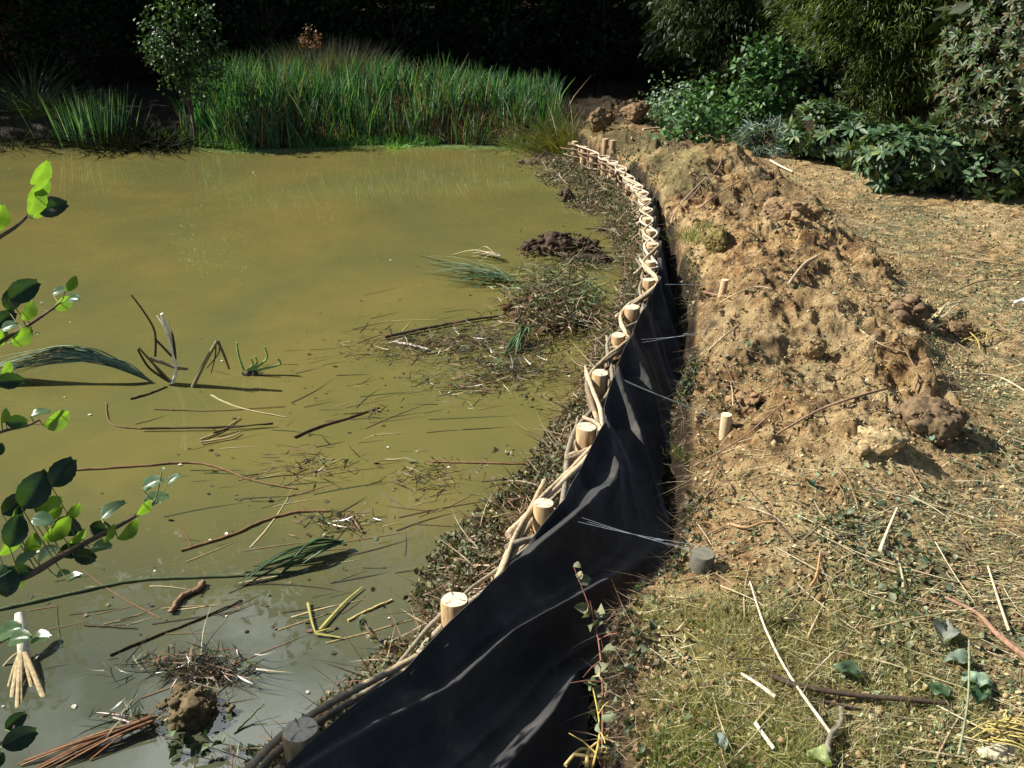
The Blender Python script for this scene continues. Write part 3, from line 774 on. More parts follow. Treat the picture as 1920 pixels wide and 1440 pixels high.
# ------------------------------------------------------------------ cut brush packed against the water side
m = MB(); n = 36000
yy = np.exp(rng.uniform(math.log(1.3 + 1), math.log(13.2 + 1), n)) - 1
wb = .15 + .22 * vnoise(yy * 1.1, yy * 0, seed=9) + .34 * sstep(9.0, 11.0, yy) + .10 * sstep(5.5, 3.5, yy)
q = rng.beta(1.2, 1.5, n)
off = .04 + q * wb * 1.25
xx = XF(yy) - off; zz_ = np.maximum(H(xx, yy), 0) + rng.uniform(0, 1, n) ** 1.4 * .24 * (1 - q * .85) + .005
keep = fbm(xx, yy, 2.6, 2, seed=170) > -.38
xx, yy, zz_ = xx[keep], yy[keep], zz_[keep]; n = len(xx)
s = rng.uniform(.018, .042, n)
X, Y, Z = frames(rnd_unit(n) * np.array((1, 1, .7)))
tv = np.array(LEAF_V); tv[:, 2] *= 3.2
brushc = [(.08, .10, .05), (.13, .15, .08), (.05, .06, .03), (.17, .13, .08), (.09, .065, .04), (.17, .19, .11), (.26, .21, .13)]
m.stamp(tv, LEAF_T, np.stack([xx, yy, zz_], -1), X, Y, Z, np.stack([s, s * rng.uniform(.5, 1.1, n), s], -1), palette(brushc, n))
n = 5200
yy = np.exp(rng.uniform(math.log(1.3 + 1), math.log(13.2 + 1), n)) - 1
wb = .18 + .22 * vnoise(yy * 1.1, yy * 0, seed=9) + .34 * sstep(9.0, 11.0, yy)
off = .03 + rng.uniform(0, 1, n) * wb; xx = XF(yy) - off
b0 = np.stack([xx, yy, np.maximum(H(xx, yy), 0) + rng.uniform(0, .14, n)], -1)
dv = unit(np.stack([rng.normal(-.3, .6, n), rng.normal(-.3, .8, n), rng.normal(.1, .35, n)], -1))
m.ribbons(b0, dv, rng.uniform(.06, .28, n), rng.uniform(.004, .009, n), rng.normal(size=(n, 3)) * .2, 4, palette([(.20, .12, .07), (.33, .24, .15), (.14, .09, .06), (.45, .36, .25)], n))
tag(m.build('brushwood', M['litter']), 'cut leafy brushwood packed between the fence and the water', 'brushwood', kind='stuff')

def spline(pts, k=6):
    pts = [Vector(p) for p in pts]; out = []
    if len(pts) < 3:
        return [pts[0].lerp(pts[-1], t) for t in np.linspace(0, 1, k + 1)]
    for i in range(len(pts) - 1):
        p0 = pts[max(i - 1, 0)]; p1 = pts[i]; p2 = pts[i + 1]; p3 = pts[min(i + 2, len(pts) - 1)]
        for s in np.linspace(0, 1, k, endpoint=False):
            out.append(.5 * ((2 * p1) + (p2 - p0) * s + (2 * p0 - 5 * p1 + 4 * p2 - p3) * s * s + (3 * p1 - p0 - 3 * p2 + p3) * s ** 3))
    out.append(pts[-1]); return out

# twigs with curled dead leaves poking out over the water (the countable ones)
def leafy_twig(name, label, pts, rad, nleaf, ls, cols, stem=(.22, .13, .08), matl='litter', group=None, cat='twig', fork=0):
    pts = spline(pts); root = empty(name, pts[0]); m = MB()
    m.tube(pts, np.linspace(rad, rad * .4, len(pts)), 6, stem)
    for k in range(fork):
        a = pts[int(len(pts) * (.3 + .5 * k / max(1, fork)))]; d = Vector(rnd_unit(1)[0]) * .12; d.z = abs(d.z) * .6
        m.tube([a, a + d * .5 + Vector((0, 0, .01)), a + d], [rad * .6, rad * .45, rad * .25], 5, stem)
    pchild(m, 'stem', M['stick'], root, True)
    idx = rng.integers(int(len(pts) * .25), len(pts), nleaf)
    org = np.array([tuple(pts[i]) for i in idx]) + rng.normal(size=(nleaf, 3)) * .012
    X, Y, Z = frames(rnd_unit(nleaf) * np.array((1, 1, .8)))
    s = rng.uniform(.7, 1.2, nleaf) * ls; tv = np.array(LEAF_V); tv[:, 2] *= 3
    m2 = MB(); m2.stamp(tv, LEAF_T, org, X, Y, Z, s, palette(cols, nleaf))
    pchild(m2, 'leaves', M[matl], root)
    return tag(root, label, cat, group)
DRY = [(.12, .15, .08), (.2, .22, .13), (.26, .2, .12), (.08, .09, .05)]
leafy_twig('leafy_twig', 'wilted twig arching over the water left of the third post', [P(990, 870, .12), P(930, 845, .14), P(880, 900, .06)], .003, 16, .035, DRY)
leafy_twig('leafy_twig', 'wilted leafy twig reaching over the water beside the second post', [P(720, 1210, .12), P(690, 1180, .16), P(680, 1150, .1)], .003, 14, .04, DRY)
leafy_twig('leafy_twig', 'dark leafy twig floating below the near mud clod', [P(530, 1430, .06), P(420, 1395, .05), P(310, 1385, .03)], .004, 22, .05, [(.03, .05, .025), (.06, .08, .04), (.12, .16, .08)], (.06, .04, .03))
leafy_twig('leafy_twig', 'grey leafed twig resting on the water below the brown mat', [P(660, 960, .02), P(600, 1010, .04), P(560, 1030, .02)], .003, 10, .035, DRY)
leafy_twig('leafy_twig', 'small wilted twig hanging over the water by the fifth post', [P(1100, 650, .1), P(1060, 660, .12), P(1040, 690, .04)], .002, 10, .03, DRY)
leafy_twig('leafy_twig', 'brown leafed twig reaching left from the brush by the fourth post', [P(1040, 760, .12), P(1010, 740, .12), P(965, 745, .06)], .003, 12, .03, DRY)
leafy_twig('dead_sapling', 'thin red stemmed sapling with withered leaves standing in the trench', [P(1128, 1440, .1), P(1130, 1300, .28), P(1118, 1180, .42), P(1075, 1060, .62)], .005, 22, .055, [(.13, .15, .08), (.22, .22, .13), (.30, .25, .15)], (.30, .13, .09), fork=5, cat='sapling')
leafy_twig('yellow_sucker', 'yellow stemmed sucker with withered leaves at the bottom of the trench', [P(1110, 1445, .12), P(1125, 1370, .22), P(1112, 1290, .3)], .006, 12, .05, [(.13, .17, .08), (.2, .24, .14)], (.50, .38, .10), fork=3, cat='sapling')
m = MB()
for pts in ([(1060, 1435), (1090, 1405), (1130, 1412), (1180, 1400)], [(1100, 1440), (1106, 1405), (1140, 1380)], [(1075, 1415), (1110, 1418), (1160, 1425)]):
    m.tube(spline([P(a, b_, .14) for a, b_ in pts]), [.008 - .0003 * k for k in range((len(pts) - 1) * 6 + 1)], 6, (.55, .42, .16))
tag(m.build('yellow_root', M['stick'], smooth=True), 'yellow forked root lying at the bottom of the trench', 'root')

# ------------------------------------------------------------------ floating and broken stems in the pond
def rod(name, label, pts, r0, r1, col, cat='stem', matl='stick', group=None, sides=6, k=6, flat=1.0, jit=0):
    if 'float' in name or 'crossed' in name: r0 *= 1.35; r1 *= 1.35; jit = max(jit, .003)
    pp = spline(pts, k)
    if jit: pp = [p + Vector((random.uniform(-1, 1), random.uniform(-1, 1), random.uniform(-.3, 1))) * jit for p in pp]
    m = MB(); m.tube(pp, np.linspace(r0, r1, len(pp)), sides, col, flat=flat)
    return tag(m.build(name, M[matl], smooth=True), label, cat, group)
W = lambda l, z=.004: [P(a, b_, z) for a, b_ in l]
DK = (.055, .045, .022); BR = (.17, .10, .045); PL = (.45, .38, .2)
rod('floating_reed', 'long brown reed stem floating under the alder leaves, curving right past two knots', W([(133, 882), (260, 874), (345, 868), (400, 874), (470, 900), (555, 917)]), .006, .004, BR)
rod('floating_reed', 'thin curved root line floating left of the crossed sticks', W([(198, 755), (207, 792), (250, 803), (330, 803), (430, 801)]), .0025, .003, BR)
rod('floating_reed', 'straight thin stem floating just under the broken reed clump', W([(290, 767), (400, 770), (535, 762)]), .003, .002, BR)
rod('floating_reed', 'pale thin stem floating right of the folded reed stalk', W([(395, 741), (450, 765), (535, 782)]), .004, .002, PL)
rod('floating_reed', 'short dark stick at the foot of the white reed stalk', W([(245, 748), (280, 738), (312, 725)]), .006, .004, DK)
rod('floating_reed', 'dark stem with a knob end floating in mid pond', W([(552, 820), (600, 800), (650, 785), (712, 764)]), .008, .005, (.10, .06, .03))
rod('floating_reed', 'long red brown stem floating right of the dark alder leaves', W([(340, 1032), (430, 1005), (500, 975), (560, 960), (620, 958)]), .005, .006, BR)
rod('floating_reed', 'very long dark green stem floating across the near water', W([(-20, 1147), (80, 1125), (170, 1105), (260, 1088), (360, 1083), (480, 1078), (560, 1072)]), .007, .005, (.06, .08, .035))
rod('floating_reed', 'straight dark leaf blade floating above the mud clod', W([(158, 1171), (200, 1174), (258, 1178)]), .006, .002, DK, flat=.3)
rod('floating_reed', 'straight red brown stem floating left of the third post', W([(805, 866), (900, 868), (990, 870)]), .005, .003, (.22, .12, .06))
rod('floating_root', 'twisted brown root floating in the near water', W([(322, 1148), (335, 1125), (352, 1112), (372, 1105), (380, 1092)], .012), .009, .010, (.20, .12, .07), jit=.005)
rod('floating_reed', 'long thin stem rising at a slant right of the mud clod', [P(440, 1375, .0), P(470, 1345, .02), P(495, 1320, .05)], .004, .002, (.10, .11, .05))
rod('floating_reed', 'long stem slanting up from the clod towards the blades', W([(205, 1228), (300, 1190), (400, 1150), (455, 1125)]), .004, .003, DK)
rod('reed_spike', 'fine pale spike standing up above the near mud clod', [P(377, 1228, 0), P(382, 1180, .03), P(395, 1138, .06)], .003, .001, (.42, .42, .24))
for i, (pts, lab, c) in enumerate([
    ([(375, 825), (415, 808), (450, 783)], 'thick pale stick leaning on the crossed sticks', (.35, .27, .14)),
    ([(375, 830), (430, 820), (450, 810)], 'pale split stick under the crossed sticks', (.42, .32, .18)),
    ([(265, 803), (400, 801), (512, 795)], 'long straight stem through the crossed sticks', DK),
    ([(400, 812), (440, 801), (512, 793)], 'dark split reed on top of the crossed sticks', DK)]):
    rod('crossed_stick', lab, W(pts, .008 + .006 * i), .005, .003, c, 'stick')

# orange brown torn reed bundle, bottom left
m = MB()
for k in range(16):
    a = P(285 + random.uniform(-6, 6), 1348 + random.uniform(-6, 8), .02 + random.uniform(0, .03)); e = P(random.uniform(20, 170), 1400 + random.uniform(0, 40) + k * 1.2, .005)
    m.tube(spline([a, a.lerp(e, .5) + Vector((0, 0, .012)), e]), np.linspace(.007, .003, 13), 5, palette([(.17, .08, .035), (.24, .14, .07), (.09, .05, .025)], 1)[0], flat=.5)
tag(m.build('reed_bundle', M['stick'], smooth=True), 'torn orange brown reed bundle lying at the bottom left corner of the water', 'reeds')
# white reed bundle hanging in the water, left
root = empty('cut_reed_stump', P(40, 1240, 0)); m = MB()
m.tube(spline([P(48, 1245, -.01), P(42, 1200, .07), P(36, 1150, .13)]), [.022, .023, .023, .024, .024, .023, .022, .023, .023, .022, .022, .02, .018], 9, (.70, .64, .48), flat=.7)
pchild(m, 'stalk', M['stick'], root, True)
for (ax, ay, w) in [(15, 1290, .006), (22, 1310, .010), (38, 1320, .011), (32, 1330, .009), (82, 1308, .012), (70, 1275, .012), (5, 1250, .006), (60, 1290, .008)]:
    m = MB(); a = P(40 + (ax - 40) * .15, 1222, .04); e = P(ax, ay, -.004)
    m.tube(spline([a, a.lerp(e, .5) + Vector((0, 0, .006)), e]), np.linspace(w * .8, w, 13), 6, (.36, .28, .15), flat=.35)
    pchild(m, 'leaf_sheath', M['stick'], root, True)
tag(root, 'bleached cut reed stump with splayed sheaths, left edge of the near water', 'reed stump')

# broken reed clump in mid pond
root = empty('broken_reed_clump', P(322, 722, 0))
def part_tube(root, name, pts, r0, r1, col, flat=1.0, matl='stick'):
    m = MB(); pp = spline(pts); m.tube(pp, np.linspace(r0, r1, len(pp)), 7, col, flat=flat); pchild(m, name, M[matl], root, True)
B0 = P(325, 720, 0)
def up(px, py, px0=325, py0=720, dy=0.0):
    """a point in the upright plane through the foot of the clump"""
    f = P(px0, py0, 0); u = (px - 960) / FPX; v = (720 - py) / FPX
    cp, sp = math.cos(PITCH), math.sin(PITCH); d = (u, cp + v * sp, -sp + v * cp); t = (f.y + dy) / d[1]
    return Vector((d[0] * t, d[1] * t, CAMZ + d[2] * t))
part_tube(root, 'white_stalk', [up(324, 718), up(331, 692), up(322, 650), up(313, 620), up(303, 588)], .024, .018, (.85, .80, .70), .5)
part_tube(root, 'white_stalk', [up(322, 650), up(312, 622), up(294, 592)], .012, .006, (.85, .8, .7), .5)
part_tube(root, 'white_stalk', [up(318, 600), up(318, 615), up(324, 625)], .008, .009, (.75, .7, .58), .5)
part_tube(root, 'dark_stem', [up(330, 690), up(327, 650), up(322, 622)], .016, .012, DK, .5)
part_tube(root, 'dark_stem', [up(325, 720), up(290, 685), up(260, 652)], .010, .006, (.09, .08, .04))
part_tube(root, 'dark_stem', [up(318, 716), up(280, 690), up(258, 655)], .010, .007, DK)
part_tube(root, 'dark_stem', [up(246, 553), up(270, 585), up(290, 622), up(291, 668)], .005, .009, DK)
part_tube(root, 'dark_stem', [up(290, 635), up(305, 650), up(322, 668)], .008, .009, DK)
part_tube(root, 'dark_stem', [up(281, 672), up(305, 680), up(332, 690), up(352, 692)], .015, .009, (.2, .15, .09))
part_tube(root, 'dark_stem', [up(325, 720), up(300, 700), up(281, 672)], .005, .006, DK)
tag(root, 'clump of broken reeds in mid pond with a bleached white split stalk', 'reeds')
root = empty('folded_reed', P(362, 725, 0))
part_tube(root, 'stalk', [up(362, 724, 362, 725), up(384, 680, 362, 725), up(408, 638, 362, 725)], .021, .016, (.22, .19, .10), .7)
part_tube(root, 'folded_tip', [up(408, 638, 362, 725), up(420, 665, 362, 725), up(430, 692, 362, 725)], .016, .010, (.16, .12, .06), .6)
part_tube(root, 'folded_tip', [up(404, 640, 362, 725), up(404, 665, 362, 725), up(396, 700, 362, 725)], .006, .003, DK)
part_tube(root, 'folded_tip', [up(410, 640, 362, 725), up(410, 662, 362, 725), up(388, 690, 362, 725)], .006, .003, DK)
tag(root, 'brown reed stalk folded into an upside-down V, right of the white stalk', 'reed stalk')
root = empty('sprouting_rhizome', P(472, 702, 0))
for e in [(444, 642), (478, 668), (496, 650), (520, 672), (470, 672)]:
    part_tube(root, 'sprout', [up(465 + (e[0] - 470) * .3, 695, 472, 702), up(e[0] + 4, (e[1] + 695) / 2, 472, 702), up(*e, 472, 702)], .009, .006, (.20, .34, .10))
tag(root, 'short green sprouts growing from a floating root in mid pond', 'sprouts')

# bent over cattail leaves on the left
m = MB()
for k in range(44):
    t = k / 44
    pts = [up(290 - 4 * t, 718, 285, 716), up(215 + random.uniform(-8, 8), 682 + random.uniform(-8, 6), 285, 716), up(120 + random.uniform(-25, 25), 648 + t * 34, 285, 716), P(random.uniform(-30, 70), 655 + 40 * random.random(), .0)]
    pts[3].y = pts[2].y + random.uniform(-.1, .1); pts[3].z = .02 + .08 * random.random()
    pp = spline(pts, 7); m.tube(pp, np.concatenate([np.linspace(.004, .010, 11), np.linspace(.010, .002, len(pp) - 11)]), 4, palette([(.07, .13, .07), (.2, .3, .2), (.035, .06, .03), (.38, .48, .40), (.25, .36, .22)], 1)[0], flat=.25)
tag(m.build('bent_cattail', M['reed'], smooth=True), 'bundle of green cattail leaves bent flat over the water from left', 'cattail')
# green leaf blades lying by the leafy heap
def blades(name, label, a, spread, n, ends, w, cols, z0=.05):
    m = MB()
    for k in range(n):
        A = P(a[0] + random.uniform(-1, 1) * spread, a[1] + random.uniform(-1, 1) * spread * .5, z0); e = ends[k % len(ends)]; E = P(e[0] + random.uniform(-22, 22), e[1] + random.uniform(-9, 9), .004)
        pp = spline([A, A.lerp(E, .5) + Vector((0, 0, random.uniform(0, .08))), E], 6)
        m.tube(pp, np.concatenate([np.linspace(w * .7, w, 7), np.linspace(w, w * .2, len(pp) - 7)]), 4, palette(cols, 1)[0], flat=.25)
    return tag(m.build(name, M['reed'], smooth=True), label, 'leaf blades')
GRN = [(.05, .11, .035), (.08, .15, .05), (.035, .07, .025), (.16, .25, .14)]
blades('green_blades', 'fan of green reed leaves lying left of the leafy heap', (960, 520), 16, 34, [(790, 485), (800, 505), (830, 520), (850, 535), (880, 500), (900, 540)], .007, GRN, .06)
blades('green_blades', 'tuft of green leaves hanging below the leafy heap', (985, 610), 10, 14, [(945, 670), (965, 665), (985, 650)], .009, GRN, .12)
blades('green_blades', 'dark green blades lying in the near water left of the second post', (640, 1015), 8, 10, [(470, 1065), (450, 1100), (500, 1080), (560, 1060)], .011, GRN, .05)
blades('straw_leaves', 'white dry leaves lying on top of the fan of green leaves', (935, 478), 6, 9, [(865, 476), (880, 482), (905, 488)], .009, [(.7, .62, .5), (.6, .5, .38)], .06)
m = MB()
for pts in ([(578, 1130), (584, 1160), (592, 1188)], [(592, 1188), (640, 1195)], [(600, 1180), (645, 1130), (680, 1100)], [(590, 1186), (620, 1178)]):
    m.tube(spline(W(pts, .012)), np.linspace(.009, .004, (len(pts) - 1) * 6 + 1 if len(pts) > 2 else 7), 5, (.42, .38, .12), flat=.3)
tag(m.build('bent_yellow_reed', M['reed'], smooth=True), 'bent yellow leaf blade on the near water left of the second post', 'leaf blade')
rod('floating_reed', 'pale straight stem floating left of the second post', W([(652, 1163), (690, 1145), (736, 1125)]), .005, .004, (.48, .38, .16))
rod('floating_stick', 'long dark stick running into the leafy heap from the left', W([(722, 632), (800, 615), (880, 600), (945, 592)], .02), .010, .007, (.07, .05, .03), 'stick')
rod('floating_stick', 'white split stick floating left of the hanging green leaves', W([(742, 642), (775, 648), (806, 656)], .014), .008, .006, (.62, .52, .44), 'stick')

# unnumbered bits afloat and just under the surface
m = MB(); n = 1500
cx = [(820, 640, 120, 40, .25), (700, 700, 110, 60, .2), (560, 870, 190, 70, .2), (660, 980, 170, 60, .15), (420, 1150, 240, 80, .2)]
ch = rng.choice(len(cx), n, p=[.34, .22, .16, .12, .16])
px = np.array([cx[c][0] + rng.normal() * cx[c][2] for c in ch]); py = np.array([cx[c][1] + rng.normal() * cx[c][3] for c in ch])
base = np.array([tuple(P(a, b_, 0)) for a, b_ in zip(px, py)]); 
k = (base[:, 0] < XF(base[:, 1]) - .3) & (py < 1500); base = base[k]; n = len(base)
base[:, 2] = rng.choice([.003, -.003, -.006, -.012, -.02], n)
ang = np.where(rng.uniform(size=n) < .85, rng.normal(.38, .22, n), rng.uniform(0, 3.1, n))
dv = np.stack([np.cos(ang), np.sin(ang), np.zeros(n)], -1)
L_ = np.exp(rng.normal(math.log(.19), .6, n))
m.ribbons(base, dv, L_, np.clip(L_ * .03, .003, .009), np.stack([rng.normal(size=n) * .12, rng.normal(size=n) * .12, np.zeros(n)], -1), 4,
          palette([(.08, .055, .025), (.15, .09, .04), (.19, .14, .06), (.06, .08, .03), (.04, .03, .016), (.34, .28, .14), (.05, .04, .02), (.07, .05, .03)], n), twist=np.cross(dv, np.tile((0, 0, 1.), (n, 1))))
n = 240; ch = rng.choice(len(cx), n)
base = np.array([tuple(P(cx[c][0] + rng.normal() * cx[c][2], cx[c][1] + rng.normal() * cx[c][3], 0)) for c in ch]); k = base[:, 0] < XF(base[:, 1]) - .3; base = base[k]; n = len(base)
base[:, 2] = .004
X, Y, Z = frames(rnd_unit(n) * np.array((1, 1, .12)), unit(np.tile((0, 0, 1.), (n, 1)) + .3 * rng.normal(size=(n, 3))))
s = rng.uniform(.008, .035, n)
m.stamp(LEAF_V, LEAF_T, base, X, Y, Z, s, palette([(.12, .07, .035), (.06, .05, .03), (.15, .11, .05), (.05, .04, .02), (.07, .1, .04)], n))
# small pale flecks over the open water
n = 50; px = rng.uniform(0, 1050, n); py = rng.uniform(300, 1400, n); base = np.array([tuple(P(a, b_, .004)) for a, b_ in zip(px, py)]); k = base[:, 0] < XF(base[:, 1]) - .5; base = base[k]; n = len(base)
X, Y, Z = frames(rnd_unit(n) * np.array((1, 1, .05)), np.tile((0, 0, 1.), (n, 1)))
m.stamp(LEAF_V, LEAF_T, base, X, Y, Z, rng.uniform(.012, .03, n), palette([(.55, .5, .36), (.16, .13, .07), (.5, .48, .4)], n))
# thatch on the drifted mats: dense short pieces
for (a, b_, sx, sy, n) in [(820, 645, 75, 14, 700), (960, 690, 60, 18, 900), (900, 630, 40, 18, 400), (870, 720, 60, 14, 200), (1000, 640, 30, 12, 200), (800, 890, 35, 18, 130), (390, 1255, 45, 14, 330), (330, 1240, 60, 10, 90), (590, 870, 50, 16, 110), (630, 975, 40, 10, 90), (1010, 305, 30, 8, 60), (700, 770, 10, 6, 20), (240, 1345, 30, 6, 60)]:
    base = np.array([tuple(P(a + rng.normal() * sx, b_ + rng.normal() * sy, rng.uniform(.0, .035))) for _ in range(n)])
    dv = unit(rnd_unit(n) * np.array((1, .8, .25)))
    m.ribbons(base, dv, rng.uniform(.03, .16, n), rng.uniform(.003, .008, n), rng.normal(size=(n, 3)) * .2, 3, palette([(.06, .05, .03), (.14, .09, .05), (.3, .25, .15), (.08, .12, .05), (.22, .12, .08), (.04, .035, .03)], n))
tag(m.build('floating_debris', M['wet_litter']), 'broken reed pieces and leaves drifting on the pond', 'debris', kind='stuff')

# cut leaves over the heap
m = MB()
for (a, b_, sx, sy, h, n, cols) in [(1060, 470, 34, 16, .13, 260, [(.1, .07, .04), (.2, .15, .09), (.06, .05, .03)]), (1110, 492, 24, 6, .06, 160, [(.1, .07, .04), (.2, .16, .1), (.1, .14, .08)]), (1020, 303, 34, 7, .04, 160, [(.1, .08, .04), (.12, .16, .07)]), (1150, 430, 22, 6, .06, 120, [(.08, .06, .04), (.2, .16, .1)]), (1035, 545, 38, 24, .24, 2000, [(.14, .18, .08), (.30, .28, .15), (.07, .09, .04), (.16, .10, .06), (.06, .045, .03)]), (1030, 585, 42, 18, .18, 900, [(.2, .12, .07), (.10, .065, .04), (.42, .34, .24), (.06, .04, .03)]), (1085, 560, 20, 22, .12, 500, [(.1, .18, .08), (.2, .28, .16)])]:
    base = np.array([tuple(P(a + rng.normal() * sx, b_ + rng.normal() * sy, rng.uniform(.02, h))) for _ in range(n)])
    dv = unit(rnd_unit(n) * np.array((1, 1, .35)))
    m.ribbons(base, dv, rng.uniform(.04, .16, n), rng.uniform(.005, .013, n), rng.normal(size=(n, 3)) * .25, 3, palette(cols, n))
tag(m.build('cut_vegetation', M['litter']), 'cut leaves and stems strewn over the dug-up heap', 'leaves', kind='stuff')

# ------------------------------------------------------------------ sticks and roots on the bank
def bank_rod(name, label, px, r0, r1, col, lift=.012, cat='stick', jit=.0, k=6, flat=1.0):
    pts = [G(a, b_, lift + r0 + (c[0] if (c := rest) else 0)) for a, b_, *rest in px]
    return rod(name, label, pts, r0, r1, col, cat, jit=jit, k=k, flat=flat)
GB = (.36, .27, .17); RD = (.22, .12, .07); WH = (.66, .58, .44); DB = (.075, .05, .035)
bank_rod('root_stick', 'thick bent tan root on the crest of the bank', [(1476, 546), (1490, 524), (1508, 506), (1530, 490)], .011, .015, (.42, .32, .2), .02, 'root')
bank_rod('forked_branch', 'long brown forked branch lying down the bank slope', [(1455, 822), (1530, 780), (1590, 756), (1660, 735)], .005, .008, (.3, .19, .12), .015, 'branch')
bank_rod('twig', 'long thin twig from the trench up to the forked branch', [(1300, 885), (1390, 830), (1440, 790), (1522, 722)], .004, .003, (.26, .17, .11), .02, 'twig')
bank_rod('twig', 'twig with side shoots below the split-top stake', [(1318, 553), (1362, 565), (1410, 560)], .007, .004, (.28, .17, .1), .015, 'twig')
bank_rod('twig', 'curved light twig rising from below the split-top stake', [(1350, 575), (1375, 560), (1415, 548), (1440, 550)], .006, .003, (.4, .3, .18), .02, 'twig')
bank_rod('twig', 'pale twig leaning against the bank under the dark leaves', [(1327, 665), (1355, 640), (1385, 614)], .006, .006, (.42, .32, .2), .01, 'twig')
bank_rod('root', 'orange root emerging from the soil above the near turf', [(1368, 988), (1400, 996), (1430, 986), (1462, 983)], .007, .004, (.45, .27, .14), .006, 'root')
bank_rod('split_stick', 'pale split stick standing out of the bare soil', [(1647, 1048), (1657, 1020), (1680, 963)], .009, .004, (.62, .52, .34), .02, 'stick', flat=.6)
bank_rod('dry_stalk', 'long straight bleached stalk crossing the turf diagonally', [(1405, 1100), (1422, 1160), (1440, 1202), (1480, 1280), (1560, 1395)], .003, .006, WH, .02, 'stalk')
bank_rod('dark_branch', 'dark smooth branch lying across the near litter', [(1440, 1277), (1500, 1300), (1600, 1314), (1700, 1325), (1770, 1330)], .010, .008, DB, .015, 'branch')
bank_rod('red_branch', 'red brown branch entering from the right edge', [(1770, 1128), (1830, 1160), (1870, 1200), (1930, 1250)], .006, .014, (.27, .16, .1), .015, 'branch')
bank_rod('hooked_root', 'grey hooked root at the bottom edge of the bank', [(1550, 1430), (1553, 1395), (1572, 1375), (1575, 1340)], .010, .008, (.22, .19, .14), .015, 'root', jit=.002)
bank_rod('twig', 'arched thin twig beside the grey hooked root', [(1565, 1380), (1600, 1366), (1680, 1353)], .005, .003, (.2, .15, .09), .015, 'twig')
bank_rod('broken_stalk', 'short white broken stalk at the bottom of the turf', [(1415, 1363), (1430, 1385), (1450, 1412)], .007, .007, WH, .01, 'stalk')
bank_rod('broken_stalk', 'thin yellow stalk joined above the white broken stalk', [(1415, 1363), (1430, 1345), (1443, 1332)], .005, .004, (.4, .32, .14), .01, 'stalk')
bank_rod('broken_stalk', 'pale reed stalk left of the dark smooth branch', [(1388, 1273), (1420, 1292), (1452, 1316)], .005, .008, WH, .012, 'stalk')
bank_rod('twig', 'long thin twig at the right edge above the yellow roots', [(1780, 558), (1830, 538), (1870, 533), (1930, 536)], .005, .005, (.2, .13, .09), .03, 'twig')
bank_rod('twig', 'pale twig curving into the right edge', [(1800, 705), (1870, 712), (1925, 742)], .004, .006, (.5, .42, .26), .015, 'twig')
bank_rod('twig', 'upright bent twig on the dark soil ridge', [(1712, 745), (1718, 715), (1702, 680), (1690, 660)], .005, .003, (.2, .13, .08), .03, 'twig')
bank_rod('twig', 'long light twig over the middle of the bank', [(1612, 625), (1650, 652), (1700, 668)], .004, .004, (.46, .36, .22), .015, 'twig')
bank_rod('twig', 'thin branch with buds on the far part of the bank', [(1283, 396), (1310, 360), (1345, 325), (1352, 302)], .008, .006, (.3, .2, .13), .03, 'twig')
bank_rod('twig', 'light stick bowed over the lip of the trench', [(1257, 428), (1263, 410), (1285, 382), (1322, 345)], .009, .007, (.42, .32, .2), .03, 'twig')
bank_rod('twig', 'brown stick lying on the far bank below the thin budded branch', [(1315, 395), (1345, 372), (1390, 350)], .008, .006, (.28, .19, .12), .02, 'twig')
bank_rod('pale_pole', 'pale pole lying flat at the far end of the bank', [(1205, 251), (1240, 250), (1285, 254)], .014, .012, (.6, .5, .36), .02, 'pole')
bank_rod('pale_pole', 'pale straight stick below the rhododendrons', [(1444, 306), (1465, 318), (1486, 328)], .014, .012, (.56, .48, .34), .02, 'pole')
bank_rod('log_offcut', 'short sawn branch offcut leaning under the rhododendron', [(1707, 368), (1712, 358), (1718, 348)], .024, .022, (.4, .33, .25), .02, 'log')
bank_rod('thin_stem', 'upright grey stem standing in the near litter at right', [(1790, 1440, .05), (1795, 1380, .15), (1792, 1290, .2)], .004, .003, (.22, .24, .14), .0, 'stem')
bank_rod('curved_straw', 'curved pale straw on the bare ground at right', [(1655, 1036), (1680, 1050), (1690, 1090), (1692, 1108)], .003, .006, (.46, .38, .25), .01, 'straw')
bank_rod('long_straw', 'long leaning straw below the right middle ground', [(1850, 1070), (1870, 1130), (1890, 1190)], .004, .006, (.55, .46, .28), .012, 'straw')
bank_rod('rusty_twig', 'rusty twig curving through the turf', [(1517, 1110), (1530, 1085), (1537, 1040)], .006, .004, (.4, .22, .1), .012, 'twig')
m = MB()
for k in range(16):
    a = G(1768 + random.uniform(0, 30), 585 + random.uniform(-6, 18), .05); e = G(1745 + random.uniform(-5, 12), 600 + random.uniform(-8, 26), .02)
    m.tube(spline([a, a.lerp(e, .5) + Vector((0, 0, .03)), e]), np.linspace(.005, .003, 13), 5, palette([(.6, .5, .3), (.5, .42, .2)], 1)[0])
tag(m.build('straw_bundle', M['stick'], smooth=True), 'bundle of straw coloured roots hanging over a soil lump', 'roots')
m = MB()
for pts in ([(1800, 650), (1820, 640), (1850, 628), (1862, 622)], [(1810, 625), (1830, 645), (1835, 664)], [(1800, 642), (1838, 648), (1880, 632)], [(1845, 650), (1850, 630)]):
    m.tube(spline([G(a, b_, .03) for a, b_ in pts]), .004, 5, (.42, .33, .09))
tag(m.build('yellow_roots', M['stick'], smooth=True), 'bright yellow roots on the ground right of the soil lump', 'roots')
m = MB()
for k in range(26):
    a = G(1808 + random.uniform(0, 75), 1378 + random.uniform(-10, 30), .04); e = a + Vector((random.uniform(.02, .16), random.uniform(-.06, .04), random.uniform(-.03, .01)))
    m.tube(spline([a, a.lerp(e, .5) + Vector((0, random.uniform(-.02, .02), .015)), e]), .0026, 4, (.50, .40, .13))
